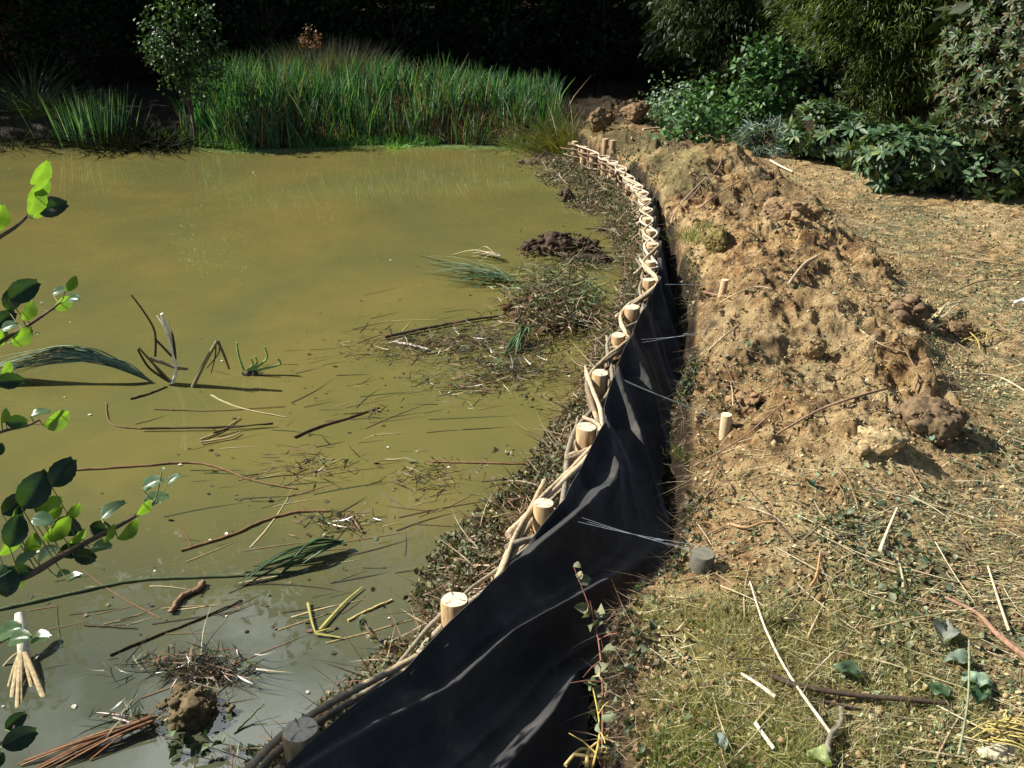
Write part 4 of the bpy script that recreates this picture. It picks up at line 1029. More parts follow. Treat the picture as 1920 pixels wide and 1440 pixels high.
tag(m.build('yellow_fibres', M['stick'], smooth=True), 'tangle of yellow root fibres over a pale slab, bottom right corner', 'roots')
lump('pale_slab', 'cream coloured split slab under yellow fibres, bottom right corner', 'slab', G(1855, 1410), .09, .045, .02, (.62, .54, .38), 83, sub=4)
m = MB(); g0 = G(1900, 575, .02)
for k in range(7):
    a = g0 + Vector((random.uniform(-.02, .02), random.uniform(-.03, .03), .01)); e = a + Vector((random.uniform(.05, .2), random.uniform(-.06, .05), .02))
    m.tube([a, a.lerp(e, .5) + Vector((0, 0, .02)), e], .005, 5, (.72, .68, .66))
tag(m.build('white_stems', M['stick'], smooth=True), 'white split stems at the right edge of the bank', 'stems')

m = MB()
tx, ty = scatter(420, 1.0, 11, 0.0, .62)
for x_, y_ in zip(tx, ty):
    if x_ < XB(y_) + .06: continue
    L_ = random.choice([.08, .12, .2, .3, .45]); a_ = random.gauss(.7, .8); bd = random.uniform(-.25, .25)
    q_ = []
    for t_ in np.linspace(0, 1, 5):
        xx_ = x_ + math.cos(a_) * L_ * t_ - math.sin(a_) * bd * L_ * t_ * t_; yy_ = y_ + math.sin(a_) * L_ * t_ + math.cos(a_) * bd * L_ * t_ * t_
        q_.append(Vector((xx_, yy_, Hs(xx_, yy_) + .006 + random.uniform(0, .012))))
    m.tube(spline(q_, 3), np.linspace(.0016 + .007 * L_, .0012, 13), 5, palette([(.26, .17, .10), (.16, .10, .065), (.40, .31, .19), (.10, .07, .05)], 1)[0])
tag(m.build('twigs', M['stick'], smooth=True), 'small twigs and root ends strewn over the bank', 'twigs', kind='stuff')

m = MB()
tx, ty = scatter(620, 1.0, 9, .12, .85)
for x_, y_ in zip(tx, ty):
    if x_ < XB(y_) + .25 or (x_ < XR(y_) and y_ > 3.6): continue
    L_ = random.choice([.12, .18, .25, .35, .5]); a_ = random.gauss(-.35, .55); bd = random.uniform(-.12, .12); q_ = []
    for t_ in np.linspace(0, 1, 4):
        xx_ = x_ + math.cos(a_) * L_ * t_ - math.sin(a_) * bd * L_ * t_ * t_; yy_ = y_ + math.sin(a_) * L_ * t_ + math.cos(a_) * bd * L_ * t_ * t_
        q_.append(Vector((xx_, yy_, Hs(xx_, yy_) + .006 + random.uniform(0, .018))))
    m.tube(spline(q_, 3), np.linspace(.0018 + .004 * L_, .0014, 10), 5, palette([(.50, .42, .25), (.62, .54, .36), (.34, .28, .15), (.26, .24, .12), (.42, .38, .2)], 1)[0], flat=.5)
tag(m.build('cut_stems', M['litter'], smooth=True), 'pale cut stems and reed straws trodden into the ground', 'straw', kind='stuff')

# larger wilted leaves on the near bank
def dead_leaf(px, py, s, col, label, lift=.03):
    g = G(px, py, lift); tv = np.array(LEAF_V)
    # finer leaf: 9 x 5 grid
    s *= .8; a = np.linspace(0, 1, 12); w = np.linspace(-1, 1, 7); A, Wd = np.meshgrid(a, w, indexing='ij')
    hw = .42 * np.sin(A ** .8 * math.pi) ** .7
    X = A + .0 * Wd; Y = Wd * hw; Z = .18 * np.abs(Wd) ** 1.5 * hw * 2 + .26 * fbm(A * 3 + px, Wd * 1.5, 1.3, 2, seed=5) - .3 * (A - .4) ** 2; Y = Y * (1 - .3 * vnoise(A * 4 + px, A * 0, seed=6))
    V = np.stack([X, Y, Z], -1).reshape(-1, 3) * s; th = random.uniform(0, 6.28); c, q = math.cos(th), math.sin(th)
    V = V @ np.array([[c, q, 0], [-q, c, 0], [0, 0, 1]])
    i = (np.arange(11)[:, None] * 7 + np.arange(6)[None]).reshape(-1)
    m = MB(); m.add(V, np.stack([i, i + 1, i + 8, i + 7], -1), col)
    o = m.build('fallen_leaf', M['leaf'], smooth=True); o.location = g; return tag(o, label, 'leaf')
dead_leaf(1770, 1215, .16, (.22, .24, .2), 'large grey wilted leaf lying on the litter at right')
dead_leaf(1820, 1250, .13, (.16, .21, .15), 'curled grey green leaf right of the large wilted leaf')
dead_leaf(1800, 1280, .12, (.3, .4, .28), 'pale upturned leaf beside the upright grey stem')
dead_leaf(1830, 1330, .14, (.03, .07, .03), 'crumpled dark green leaf beside the upright grey stem')
dead_leaf(1775, 1320, .11, (.05, .1, .04), 'dark green leaf left of the upright grey stem')
dead_leaf(1510, 1420, .10, (.3, .36, .14), 'crumpled yellow green leaf at the bottom edge')
dead_leaf(1560, 1262, .12, (.06, .10, .05), 'dark crumpled leaf above the dark smooth branch')
dead_leaf(1525, 922, .08, (.05, .09, .05), 'dark leaf alone on the bare slope')
dead_leaf(1740, 835, .08, (.2, .28, .2), 'grey green leaf in the shadow of the dug lump')
dead_leaf(1340, 1388, .08, (.2, .24, .2), 'grey leaf half buried in the near turf')
dead_leaf(1405, 650, .10, (.17, .2, .11), 'grey green leaf on the slope above the cut stake')
# crumpled small leaves in drifts (uncountable)
m = MB()
x, y = scatter(34000, .9, 12, -.1, .85)
mo, we, li = zones(x, y, H(x, y))
k = (rng.uniform(size=len(x)) < (.22 + .75 * li) * sstep(-.05, .4, fbm(x, y, 1.9, 3, seed=190))) & (x > XB(y) + .03); x, y = x[k], y[k]; n = len(x)
X, Y, Z = frames(rnd_unit(n) * np.array((1, 1, .5)), unit(np.tile((0, 0, 1.), (n, 1)) + .6 * rng.normal(size=(n, 3)))); tv = np.array(LEAF_V); tv[:, 2] *= 3
m.stamp(tv, LEAF_T, np.stack([x, y, H(x, y) + .012], -1), X, Y, Z, rng.uniform(.014, .040, n), palette([(.08, .11, .055), (.24, .26, .16), (.05, .065, .03), (.22, .17, .09), (.14, .19, .12), (.2, .22, .12)], n))
# plants spilling on the trench side of the bank
tv[:, 2] *= 1.5; n = 9000; yy = np.exp(rng.uniform(math.log(1.7), math.log(12.), n)); xx = XB(yy) + rng.normal(-.05, .05, n); k = (fbm(xx, yy, 1.5, 2, seed=195) > -.1) & ((yy > 2.9) | (rng.uniform(size=n) < .22)); xx, yy = xx[k], yy[k]; n = len(xx)
X, Y, Z = frames(rnd_unit(n))
m.stamp(tv, LEAF_T, np.stack([xx, yy, H(xx, yy) + rng.uniform(.0, .05, n)], -1), X, Y, Z, rng.uniform(.015, .036, n), palette([(.06, .08, .045), (.03, .045, .022), (.15, .18, .11), (.17, .13, .08), (.09, .065, .04)], n))
tag(m.build('wilted_leaves', M['leaf']), 'drifts of wilted green leaves on the bank and its lip', 'leaves', kind='stuff')
m = MB()
n = 5200; yy = np.exp(rng.uniform(math.log(1.6), math.log(12.), n)); xx = XB(yy) + rng.normal(-.0, .05, n)
d = unit(np.stack([rng.normal(-.6, .5, n), rng.normal(-.1, .6, n), rng.normal(-.3, .5, n)], -1))
m.ribbons(np.stack([xx, yy, H(xx, yy) + .01], -1), d, rng.uniform(.02, .10, n), .0022, rng.normal(size=(n, 3)) * .6, 5, palette([(.22, .15, .09), (.12, .08, .05), (.36, .28, .17), (.07, .05, .03)], n))
tag(m.build('root_fringe', M['litter']), 'fine roots hanging from the cut lip of the bank', 'roots', kind='stuff')
m = MB()
for (a, b_, n, s, h) in [(1310, 450, 260, .09, .14), (1322, 430, 160, .07, .12), (1285, 850, 90, .04, .06), (1318, 852, 60, .03, .04)]:
    g = G(a, b_); tuft(m, g.x, g.y, g.z - .02, n, s, h, .004, [(.16, .2, .05), (.22, .22, .07), (.1, .15, .04)])
tag(m.build('lip_grass', M['reed']), 'small green grass tufts on the trench lip', 'grass', kind='stuff')

# ------------------------------------------------------------------ the alder whose branches reach in from the left
def alder_leaf_grid():
    a = np.linspace(0, 1, 13); w = np.linspace(-1, 1, 9); A, Wd = np.meshgrid(a, w, indexing='ij')
    hw = .35 * np.sin(np.clip(A, 0, 1) ** .9 * math.pi) ** .62 + .0
    hw = hw * (1 + .035 * np.cos(A * math.pi * 14)); hw[-1] = .10; hw[0] = .02
    notch = -.05 * (1 - np.abs(Wd)) * (A > .99)
    vein = .018 * np.abs(np.sin((A * 7 + np.abs(Wd) * -1.6) * math.pi))
    return A + notch, Wd * hw, .34 * np.abs(Wd) * hw + .03 * np.sin(A * 7) * Wd + vein * (np.abs(Wd) < .97) - .22 * (A - .3) ** 2, A, Wd
AX, AY, AZ, AA, AW = alder_leaf_grid()
ALV = np.stack([AX, AY, AZ], -1).reshape(-1, 3); _i = (np.arange(12)[:, None] * 9 + np.arange(8)[None]).reshape(-1); ALF = np.stack([_i, _i + 1, _i + 10, _i + 9], -1)
alder_mat, nt, b = mat('alder_leaf')
at_ = N(nt, 'ShaderNodeAttribute', attribute_name='tint')
n_ = noise(nt, 70, 4)
r0 = ramp(nt, n_.outputs['Fac'], [(.3, (.8, .8, .8)), (.7, (1.15, 1.15, 1.15))])
c_ = mixc(nt, 1., at_.outputs['Color'], r0.outputs['Color'], 'MULTIPLY'); nt.links.new(c_, b.inputs['Base Color'])
b.inputs['Roughness'].default_value = .3; b.inputs['Specular IOR Level'].default_value = .6; bump(nt, b, n_.outputs['Fac'], .3, .002)
tr = nt.nodes.new('ShaderNodeBsdfTranslucent'); tr.inputs['Color'].default_value = (.30, .55, .03, 1)
nt.links.new(mixc(nt, 1., c_, (3.2, 3.6, 1.2), 'MULTIPLY'), tr.inputs['Color'])
ms = nt.nodes.new('ShaderNodeMixShader'); ms.inputs[0].default_value = .42
nt.links.new(b.outputs[0], ms.inputs[1]); nt.links.new(tr.outputs[0], ms.inputs[2]); nt.links.new(ms.outputs[0], nt.nodes['Material Output'].inputs['Surface'])

alder = empty('alder_tree', (-3.3, 1.6, 0.3))
tag(alder, 'alder with round leaves whose branches hang over the left edge of the pond', 'tree')
m = MB(); m.tube(spline([(-3.3, 1.6, .2), (-3.25, 1.7, 1.2), (-3.1, 1.8, 2.4), (-3.2, 1.7, 4.2)], 8), np.linspace(.09, .03, 25), 10)
pchild(m, 'trunk', M['bark'], alder, True)
CAMV = Vector((0, 0, CAMZ))
def leaf_normal(kind, p):
    v = (CAMV - p).normalized(); s = TO_SUN
    if kind == 'b':                      # sun shines through: faces away from it
        n = (v - s * 1.15).normalized()
        if n.dot(v) < 0.25: n = (n + v * .5).normalized()
    elif kind == 'w': n = (v + s).normalized()
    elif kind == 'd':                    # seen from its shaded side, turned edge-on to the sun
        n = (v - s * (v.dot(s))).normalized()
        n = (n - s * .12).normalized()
    else: n = (v * .6 + s * .8).normalized()
    n = (n + Vector((random.uniform(-1, 1), random.uniform(-1, 1), random.uniform(-1, 1))) * .22).normalized()
    return n
def alder_branch(dist, path, leaves, rad=.004):
    br = empty('branch', PD(*path[0], dist)); m = MB(); pp = spline([PD(a, b_, dist) for a, b_ in path], 6)
    base = Vector((-3.12, 1.8, pp[0].z - .35)) if pp[0].z > .5 else Vector((-3.2, 1.7, .9))
    mid = base.lerp(pp[0], .5) + Vector((0, 0, .08))
    full = spline([base, mid, pp[0]], 6)[:-1] + pp
    m.tube(full, np.linspace(rad * 1.5, rad * .45, len(full)), 7, (.13, .09, .06))
    lm = MB()
    for (px, py, ln, ang, kind) in leaves:
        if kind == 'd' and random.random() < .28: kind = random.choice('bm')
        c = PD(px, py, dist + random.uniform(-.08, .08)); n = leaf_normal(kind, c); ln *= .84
        a = math.radians(ang); u = Vector((math.cos(a), 0, 0)) + Vector((0, -math.sin(PITCH) * 0, 0))
        right = Vector((1, 0, 0)); upv = Vector((0, math.sin(PITCH), math.cos(PITCH)))
        ax = right * math.cos(a) + upv * math.sin(a); ax = (ax - n * ax.dot(n)).normalized(); ay = n.cross(ax)
        L_ = ln / FPX * dist
        o = c - ax * L_ * .5
        tint = {'b': (.075, .125, .022), 'w': (.10, .17, .09), 'd': (.012, .026, .009), 'm': (.07, .13, .05)}[kind]  # tint paints in the backlit
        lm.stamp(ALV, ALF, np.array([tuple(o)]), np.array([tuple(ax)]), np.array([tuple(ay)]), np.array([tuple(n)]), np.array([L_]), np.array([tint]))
        k = min(pp, key=lambda q: (q - o).length)
        m.tube([k, k.lerp(o, .5) + Vector((0, 0, -.004)), o], .0011, 4, (.18, .2, .07))
    pchild(m, 'stem', M['stick'], br, True); pchild(lm, 'leaves', alder_mat, br, True)
    br.location = br.location - alder.location; br.parent = alder
alder_branch(1.9, [(-60, 500), (-10, 452), (30, 425), (62, 392), (82, 355)], [(76, 325, 58, 60, 'b'), (80, 352, 40, 20, 'b'), (66, 375, 62, 70, 'b'), (98, 388, 58, 15, 'd'), (-2, 410, 56, 95, 'b'), (72, 398, 30, 60, 'b')])
alder_branch(1.9, [(-60, 685), (0, 642), (50, 612), (90, 585), (112, 568)], [(133, 532, 36, 45, 'b'), (114, 546, 34, 20, 'w'), (138, 560, 34, -15, 'm'), (120, 568, 42, 10, 'b'), (54, 583, 42, 60, 'b'), (22, 560, 50, 75, 'd'), (45, 545, 62, 35, 'd'), (10, 598, 48, 40, 'd'), (18, 612, 34, 20, 'w'), (42, 630, 50, 5, 'b'), (2, 632, 40, 60, 'b'), (12, 690, 34, 20, 'd'), (20, 714, 46, 5, 'd'), (80, 566, 10, 40, 'w'), (70, 625, 9, 0, 'w')])
alder_branch(1.8, [(-50, 830), (5, 808), (50, 798), (74, 787)], [(76, 775, 38, 20, 'm'), (108, 787, 60, 0, 'd'), (32, 791, 40, 0, 'd'), (0, 842, 26, 80, 'd'), (8, 780, 30, 60, 'b')])
alder_branch(1.75, [(-70, 1125), (-5, 1100), (60, 1075), (110, 1045), (160, 1018), (215, 990), (262, 962), (290, 940)],
             [(118, 885, 66, 55, 'd'), (66, 918, 82, 55, 'd'), (30, 945, 60, 35, 'd'), (92, 945, 58, -10, 'd'), (138, 958, 40, 15, 'b'), (100, 962, 40, 0, 'b'), (28, 995, 62, 70, 'd'), (18, 1018, 56, 20, 'd'), (80, 975, 44, -15, 'w'), (108, 992, 64, 10, 'd'), (128, 988, 56, -20, 'd'), (146, 1005, 40, -10, 'b'), (88, 1038, 54, 20, 'm'), (48, 1048, 46, 50, 'm'), (190, 992, 48, -10, 'd'), (205, 1000, 40, 10, 'b'), (242, 993, 54, 5, 'b'), (212, 955, 58, 60, 'w'), (286, 906, 48, 20, 'w'), (326, 898, 34, 40, 'w'), (292, 937, 56, 25, 'm'), (270, 952, 40, 35, 'b'), (160, 1044, 46, -10, 'd'), (190, 1026, 46, -5, 'm'), (135, 1030, 50, 5, 'd'), (14, 1090, 58, 85, 'd'), (-5, 1075, 50, 30, 'm'), (38, 1093, 20, 0, 'b'), (38, 1072, 44, 0, 'd'), (118, 1076, 30, 10, 'm'), (140, 1082, 34, 5, 'm'), (306, 880, 10, 60, 'w'), (60, 1020, 46, 70, 'b'), (30, 965, 40, 20, 'b')], .006)
alder_branch(1.7, [(-60, 1420), (-10, 1400), (20, 1380), (28, 1360)], [(38, 1384, 60, 25, 'd'), (30, 1352, 42, 40, 'd'), (5, 1400, 30, 10, 'm'), (-2, 1425, 30, 60, 'd')])
alder_branch(1.9, [(-60, 1240), (-20, 1215), (30, 1190), (60, 1195)], [(18, 1183, 56, 12, 'd'), (36, 1197, 50, -4, 'd'), (76, 1196, 46, -12, 'd')])
# the rest of the crown, over the left of the photographer, shades the near corner
m = MB()
pts_c = np.array([(-1.75, 2.25, 1.62), (-1.95, 2.3, 1.75), (-1.9, 1.95, 1.6), (-2.3, 2.4, 2.2), (-2.2, 1.8, 2.2), (-2.6, 2.0, 2.8), (-3.0, 1.5, 3.4), (-2.9, 2.2, 3.2), (-3.3, 1.7, 4.2), (-1.8, 1.6, 1.4)])
n = 800; org = pts_c[rng.integers(0, len(pts_c), n)] + rng.normal(size=(n, 3)) * np.array((.17, .19, .14))
org = np.vstack([org, np.array((-1.97, 2.33, 1.50)) + rng.normal(size=(420, 3)) * np.array((.14, .15, .12)), np.array((-2.3, 2.30, 1.72)) + rng.normal(size=(260, 3)) * .15]); org = org[(org[:, 0] < -1.62 - .25 * np.clip(org[:, 1] - 2.1, 0, 2))]
n = len(org); X, Y, Z = frames(rnd_unit(n) * np.array((1, 1, .4)), unit(np.tile((0, 0, 1.), (n, 1)) + .5 * rng.normal(size=(n, 3))))
m.stamp(LEAF_V, LEAF_T, org, X, Y, Z, rng.uniform(.055, .085, n), palette([(.05, .09, .03), (.08, .13, .04)], n))
for q in pts_c: m.tube([Vector((-3.15, 1.75, max(.9, q[2] - .4))), Vector(q)], [.012, .004], 6, (.1, .07, .05))
pchild(m, 'crown', M['leaf'], alder)

# ------------------------------------------------------------------ far bank: reeds, grasses, shrubs
m = MB(); n = 5400
x = rng.uniform(-5.45, .8, n); y = YS(x) - .12 + rng.beta(1.1, 1.4, n) * 2.6
k = (fbm(x, y, 1.6, 2, seed=210) > -.28); x, y = x[k], y[k]; n = len(x)
hgt = (1.0 + .2 * fbm(x, y, 1.3, 3, seed=211) - .36 * sstep(-2.0, 1.0, x) + .1 * sstep(-3.5, -5, x)) * rng.uniform(.72, 1.08, n) * (.75 + .25 * sstep(0, .7, y - YS(x)))
lean = np.stack([rng.normal(.02, .13, n), rng.normal(-.02, .13, n), np.ones(n)], -1)
col = palette([(.024, .09, .034), (.04, .13, .045), (.02, .06, .026), (.07, .17, .05), (.035, .12, .055), (.22, .36, .20), (.10, .22, .07), (.012, .03, .016), (.05, .15, .08), (.20, .15, .07)], n)
m.ribbons(np.stack([x, y, np.clip(H(x, y), -.1, 1) - .02], -1), unit(lean), hgt, rng.uniform(.016, .034, n), np.stack([rng.normal(size=n) * .16, rng.normal(size=n) * .10, -np.abs(rng.normal(size=n)) * .06], -1), 5, col)
# dead lower leaves
n = 2600; x = rng.uniform(-4.6, .9, n); y = YS(x) + rng.uniform(-.1, .9, n)
m.ribbons(np.stack([x, y, np.clip(H(x, y), -.1, 1)], -1), unit(np.stack([rng.normal(size=n) * .4, rng.normal(size=n) * .4, np.ones(n)], -1)), rng.uniform(.15, .5, n), .014, rng.normal(size=(n, 3)) * .4, 3, palette([(.16, .10, .06), (.28, .2, .12), (.08, .07, .03)], n))
tag(m.build('reed_bed', M['reed']), 'dense bed of tall green reeds along the far shore', 'reeds', kind='stuff')
m = MB()
n = 5200; x = rng.uniform(-6.2, .3, n); y = YS(x) + rng.normal(-.08, .12, n)
k = fbm(x, y, 1.2, 2, seed=215) > -.15; x, y = x[k], y[k]; n = len(x)
m.ribbons(np.stack([x, y, np.maximum(H(x, y), 0)], -1), unit(np.stack([rng.normal(size=n) * .5, rng.normal(size=n) * .5 - .2, np.ones(n)], -1)), rng.uniform(.05, .24, n), .010, rng.normal(size=(n, 3)) * .3, 3, palette([(.07, .17, .04), (.10, .22, .05), (.05, .12, .03), (.16, .28, .07)], n))
tag(m.build('shore_grass', M['reed']), 'bright green grass fringe at the far waterline', 'grass', kind='stuff')
m = MB()
n = 5000; x = rng.uniform(-6.8, .4, n); y = YS(x) - np.abs(rng.normal(.12, .14, n)) - .08; 
X, Y, Z = frames(np.stack([rng.normal(size=n), rng.normal(size=n), np.zeros(n)], -1), np.tile((0, 0, 1.), (n, 1)))
m.stamp(DIA_V, DIA_T, np.stack([x, y, np.full(n, .003)], -1), X, Y, Z, np.stack([np.full(n, .05), np.full(n, .05), np.full(n, .01)], -1), palette([(.16, .24, .08), (.22, .3, .11)], n))
tag(m.build('duckweed', M['leaf']), 'thin pale green scum along the far shore', 'duckweed', kind='stuff')

def grass_clump(name, label, cat, x, y, n, s, h, w, cols, lean=.5, bz=.6, matl='reed', zoff=0):
    m = MB(); z = max(Hs(x, y), 0); tuft(m, x, y, z - .03 + zoff, n, s, h, w, cols, lean, bz, 6)
    return tag(m.build(name, M[matl]), label, cat)
q = P(1075, 262, .25); grass_clump('grass_tussock', 'olive weeping grass tussock at the far end of the fence', 'grass', q.x, q.y + .3, 900, .22, .95, .008, [(.10, .10, .02), (.16, .14, .03), (.06, .07, .015)], .7, .9)
q = P(172, 262, .05); grass_clump('iris_clump', 'sunlit upright iris leaves at the far shore, left', 'iris', q.x, q.y + .1, 230, .24, .95, .016, [(.05, .13, .05), (.10, .2, .09), (.2, .3, .2)], .16, .22)
q = P(105, 220, .3); grass_clump('grass_tussock', 'yellow green tussock behind the iris leaves, left', 'grass', q.x, q.y + .4, 260, .25, .6, .009, [(.14, .2, .03), (.2, .26, .05), (.07, .1, .02)], .7, .9)
q = P(60, 255, .1); grass_clump('sedge_clump', 'dark sedge clump at the far shore, leftmost', 'sedge', q.x - .2, q.y, 700, .5, .65, .009, [(.015, .025, .012), (.025, .03, .015), (.03, .025, .015)], .8, .9, matl='wood_leaf')
q = P(10, 200, .5); grass_clump('pampas_clump', 'arching grass fountain at the left edge of the far bank', 'grass', q.x - .1, q.y + 1.0, 300, .15, 1.3, .008, [(.04, .06, .02), (.07, .10, .04), (.14, .18, .09)], .7, .9)
for (px, lab) in ((240, 'dark bramble mound between the iris and the small tree'), (300, 'dark bramble mound under the small tree')):
    q = P(px, 262, .1); grass_clump('bramble', lab, 'bramble', q.x, q.y + .25, 800, .38, .5, .02, [(.018, .016, .011), (.025, .025, .014), (.015, .023, .011)], .9, .9, matl='wood_leaf')
q = P(985, 275, 0); grass_clump('weed_clump', 'low weedy clump between the reeds and the fence end', 'weeds', q.x, q.y, 420, .22, .38, .014, [(.10, .14, .07), (.2, .24, .14), (.12, .09, .05)], .8, .7)
q = P(750, 275, 0); grass_clump('weed_clump', 'bright green weed at the foot of the reeds', 'weeds', q.x, q.y - .05, 130, .10, .16, .014, [(.12, .28, .05), (.18, .34, .07)], .9, .6)

# ------------------------------------------------------------------ shrubs and trees
def crown_points(c, r, n, gap=.0, shell=.55, seed=0, f=1.2):
    p = rnd_unit(n * 3); rad = rng.uniform(shell, 1.0, len(p)) ** .7
    q = p * rad[:, None]; k = fbm(q[:, 0] * f + q[:, 2] * 1.7, q[:, 1] * f - q[:, 2] * .8, 1.3, 3, seed=seed) > gap
    q = q[k][:n]; w = 1 + .25 * fbm(q[:, 0] * 2 + 5, q[:, 2] * 2 + q[:, 1], 1.0, 2, seed=seed + 3)
    return np.array(c) + q * np.array(r) * w[:, None], q
def branchy(m, base, tips, r0, col=(.08, .06, .045)):
    base = Vector(base)
    for t in tips:
        t = Vector(t); mid = base.lerp(t, .5) + Vector((random.uniform(-.1, .1), random.uniform(-.1, .1), .1)) * (t - base).length * .5
        m.tube(spline([base, mid, t], 5), np.linspace(r0, r0 * .15, 11), 6, col)
def leafy(name, label, cat, x, y, h, r, n, ls, cols, seed, kind='leaf', gap=-.1, zc=None, group=None, trunk=.05, clusters=None, shell=.45, matl='leaf', lift=0.0, spread=None, f=1.2, core=0):
    z0 = Hs(x, y); root = empty(name, (x, y, z0)); zc = zc if zc is not None else .55
    rz = h * (1 - zc) ; c = (x, y, z0 + h * zc + lift)
    rz = h - h * zc
    nc_ = clusters or max(20, n // 14)
    cl, q = crown_points(c, (r, r, rz), nc_, gap, shell, seed, f)
    m = MB(); top = Vector((x, y, z0 + h * .75))
    m.tube(spline([(x, y, z0 - .2), (x + r * .05, y, z0 + h * .35), (x, y + r * .04, z0 + h * .8)], 6), np.linspace(trunk, trunk * .25, 13), 9)
    for k in rng.integers(0, len(cl), min(16, len(cl))):
        t = cl[k]; zb = z0 + (t[2] - z0) * .45
        m.tube(spline([(x, y, zb), ((x + t[0]) / 2, (y + t[1]) / 2, (zb + t[2]) / 2 + .03 * h), t], 4), np.linspace(trunk * .4, trunk * .1, 9), 5)
    pchild(m, 'trunk', M['bark'], root, True)
    m = MB(); per = int(math.ceil(n / len(cl))); idx = np.repeat(np.arange(len(cl)), per); nn = len(idx)
    outw = unit(q)[idx]; vary = (.55 + .8 * rng.uniform(size=(len(cl), 1)))[idx]
    if kind == 'leaf':
        sp = spread or r * .13
        org = cl[idx] + rng.normal(size=(nn, 3)) * sp
        X, Y, Z = frames(unit(outw * .5 + rng.normal(size=(nn, 3)) * .8 + np.array((0, 0, -.3))), unit(outw * .4 + rng.normal(size=(nn, 3)) * .5 + np.array((0, 0, .8))))
        m.stamp(LEAF_V, LEAF_T, org, X, Y, Z, rng.uniform(.7, 1.2, nn) * ls, palette(cols, nn, .3) * vary)
    elif kind == 'card':
        sp = spread or r * .15
        org = cl[idx] + rng.normal(size=(nn, 3)) * sp
        X, Y, Z = frames(rnd_unit(nn), unit(outw * .3 + rng.normal(size=(nn, 3)) * .6 + np.array((0, 0, .6))))
        m.stamp(DIA_V, DIA_T, org, X, Y, Z, rng.uniform(.7, 1.3, nn) * ls, palette(cols, nn, .3) * vary)
    elif kind == 'whorl':
        axis = unit(outw * .8 + rng.normal(size=outw.shape) * .3 + np.array((0, 0, .5)))[::per]
        for k in range(len(cl)):
            nl = per; a = axis[k]; t1 = np.cross(a, (0.3, .5, .8)); t1 /= np.linalg.norm(t1); t2 = np.cross(a, t1)
            th = np.arange(nl) / nl * 2 * math.pi + rng.uniform(0, 6) + rng.normal(size=nl) * .15
            dr = np.cos(th)[:, None] * t1 + np.sin(th)[:, None] * t2 + a * rng.uniform(-.1, .6, (nl, 1))
            X, Y, Z = frames(dr, np.tile(a, (nl, 1)))
            m.stamp(LONG_V, LEAF_T, np.tile(cl[k], (nl, 1)), X, Y, Z, rng.uniform(.75, 1.15, nl) * ls, palette(cols, nl, .25))
    elif kind == 'spray':
        # drooping conifer sprays: flat bundles of fine ribbons along an arching twig
        org = cl[idx] + rng.normal(size=(nn, 3)) * (spread or r * .06)
        d = unit(outw * np.array((1, 1, .3)) * .9 + rng.normal(size=(nn, 3)) * .35 + np.array((0, 0, lift)))
        m.ribbons(org, d, rng.uniform(.5, 1.2, nn) * ls, ls * .11, np.tile((0, 0, -.3), (nn, 1)) + rng.normal(size=(nn, 3)) * .1, 3, palette(cols, nn, .35) * vary)
    if core:                             # dark leaf cards fill the crown, their colour painting its inner shade
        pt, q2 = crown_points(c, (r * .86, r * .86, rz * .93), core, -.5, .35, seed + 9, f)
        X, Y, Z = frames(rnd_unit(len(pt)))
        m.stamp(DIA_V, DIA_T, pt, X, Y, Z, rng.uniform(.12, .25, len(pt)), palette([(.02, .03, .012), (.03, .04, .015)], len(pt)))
    pchild(m, 'crown', M[matl], root)
    return tag(root, label, cat, group)

q = P(325, 275, .2)
leafy('small_alder', 'small sunlit round leaved tree at the left end of the reeds', 'tree', q.x - .05, q.y + 1.1, 2.45, .6, 3000, .06, [(.04, .085, .025), (.07, .13, .04), (.11, .18, .08), (.02, .04, .015)], 301, gap=.10, f=2.0, zc=.66, shell=.2, clusters=120, trunk=.03, matl='gloss_leaf')
q = P(540, 250, .3)
root = grass_clump('grey_shrub', 'feathery grey green shrub rising behind the reeds', 'shrub', q.x - .05, q.y + 3.5, 4200, .36, 1.25, .010, [(.08, .085, .065), (.11, .11, .09), (.14, .10, .08), (.05, .055, .04), (.15, .16, .13)], .55, .25)
leafy('dock_seedhead', 'small rust brown seed heads behind the grey shrub', 'plant', q.x, q.y + 2.2, 1.45, .22, 260, .04, [(.2, .09, .05), (.12, .06, .04)], 304, zc=.85, trunk=.012)
# right side, sunlit
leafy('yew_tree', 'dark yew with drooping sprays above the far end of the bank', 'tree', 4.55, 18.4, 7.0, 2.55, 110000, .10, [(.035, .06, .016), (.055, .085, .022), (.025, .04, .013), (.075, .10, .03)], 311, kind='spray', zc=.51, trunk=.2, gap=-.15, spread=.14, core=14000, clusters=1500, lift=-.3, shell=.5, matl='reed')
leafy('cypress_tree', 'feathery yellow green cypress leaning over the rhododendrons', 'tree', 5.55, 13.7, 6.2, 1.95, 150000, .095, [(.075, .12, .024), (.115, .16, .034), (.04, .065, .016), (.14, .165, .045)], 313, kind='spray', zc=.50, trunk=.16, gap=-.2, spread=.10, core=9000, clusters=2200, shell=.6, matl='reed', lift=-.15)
for i, (px, py, h, r, n, lab, sd) in enumerate([
    (1265, 190, .7, .45, 800, 'low pale ferny bush at the far end of the path', 321),
    (1345, 200, .75, .6, 1500, 'small glossy laurel bush left of the cypress', 322),
    (1425, 225, 1.25, .5, 2000, 'tall glossy laurel bush against the cypress', 323),
    (1300, 240, .45, .5, 700, 'ground hugging ivy at the foot of the laurels', 324)]):
    q = P(px, py + 25, .5)
    leafy('laurel_bush', lab, 'bush', q.x, q.y, h, r, n, .085 if i else .06, [(.04, .10, .03), (.07, .15, .045), (.10, .19, .06), (.03, .06, .02)] if i else [(.14, .22, .13), (.2, .28, .18)], sd, zc=.5, trunk=.03, matl='gloss_leaf', spread=.12)
q = P(1430, 275, .5)
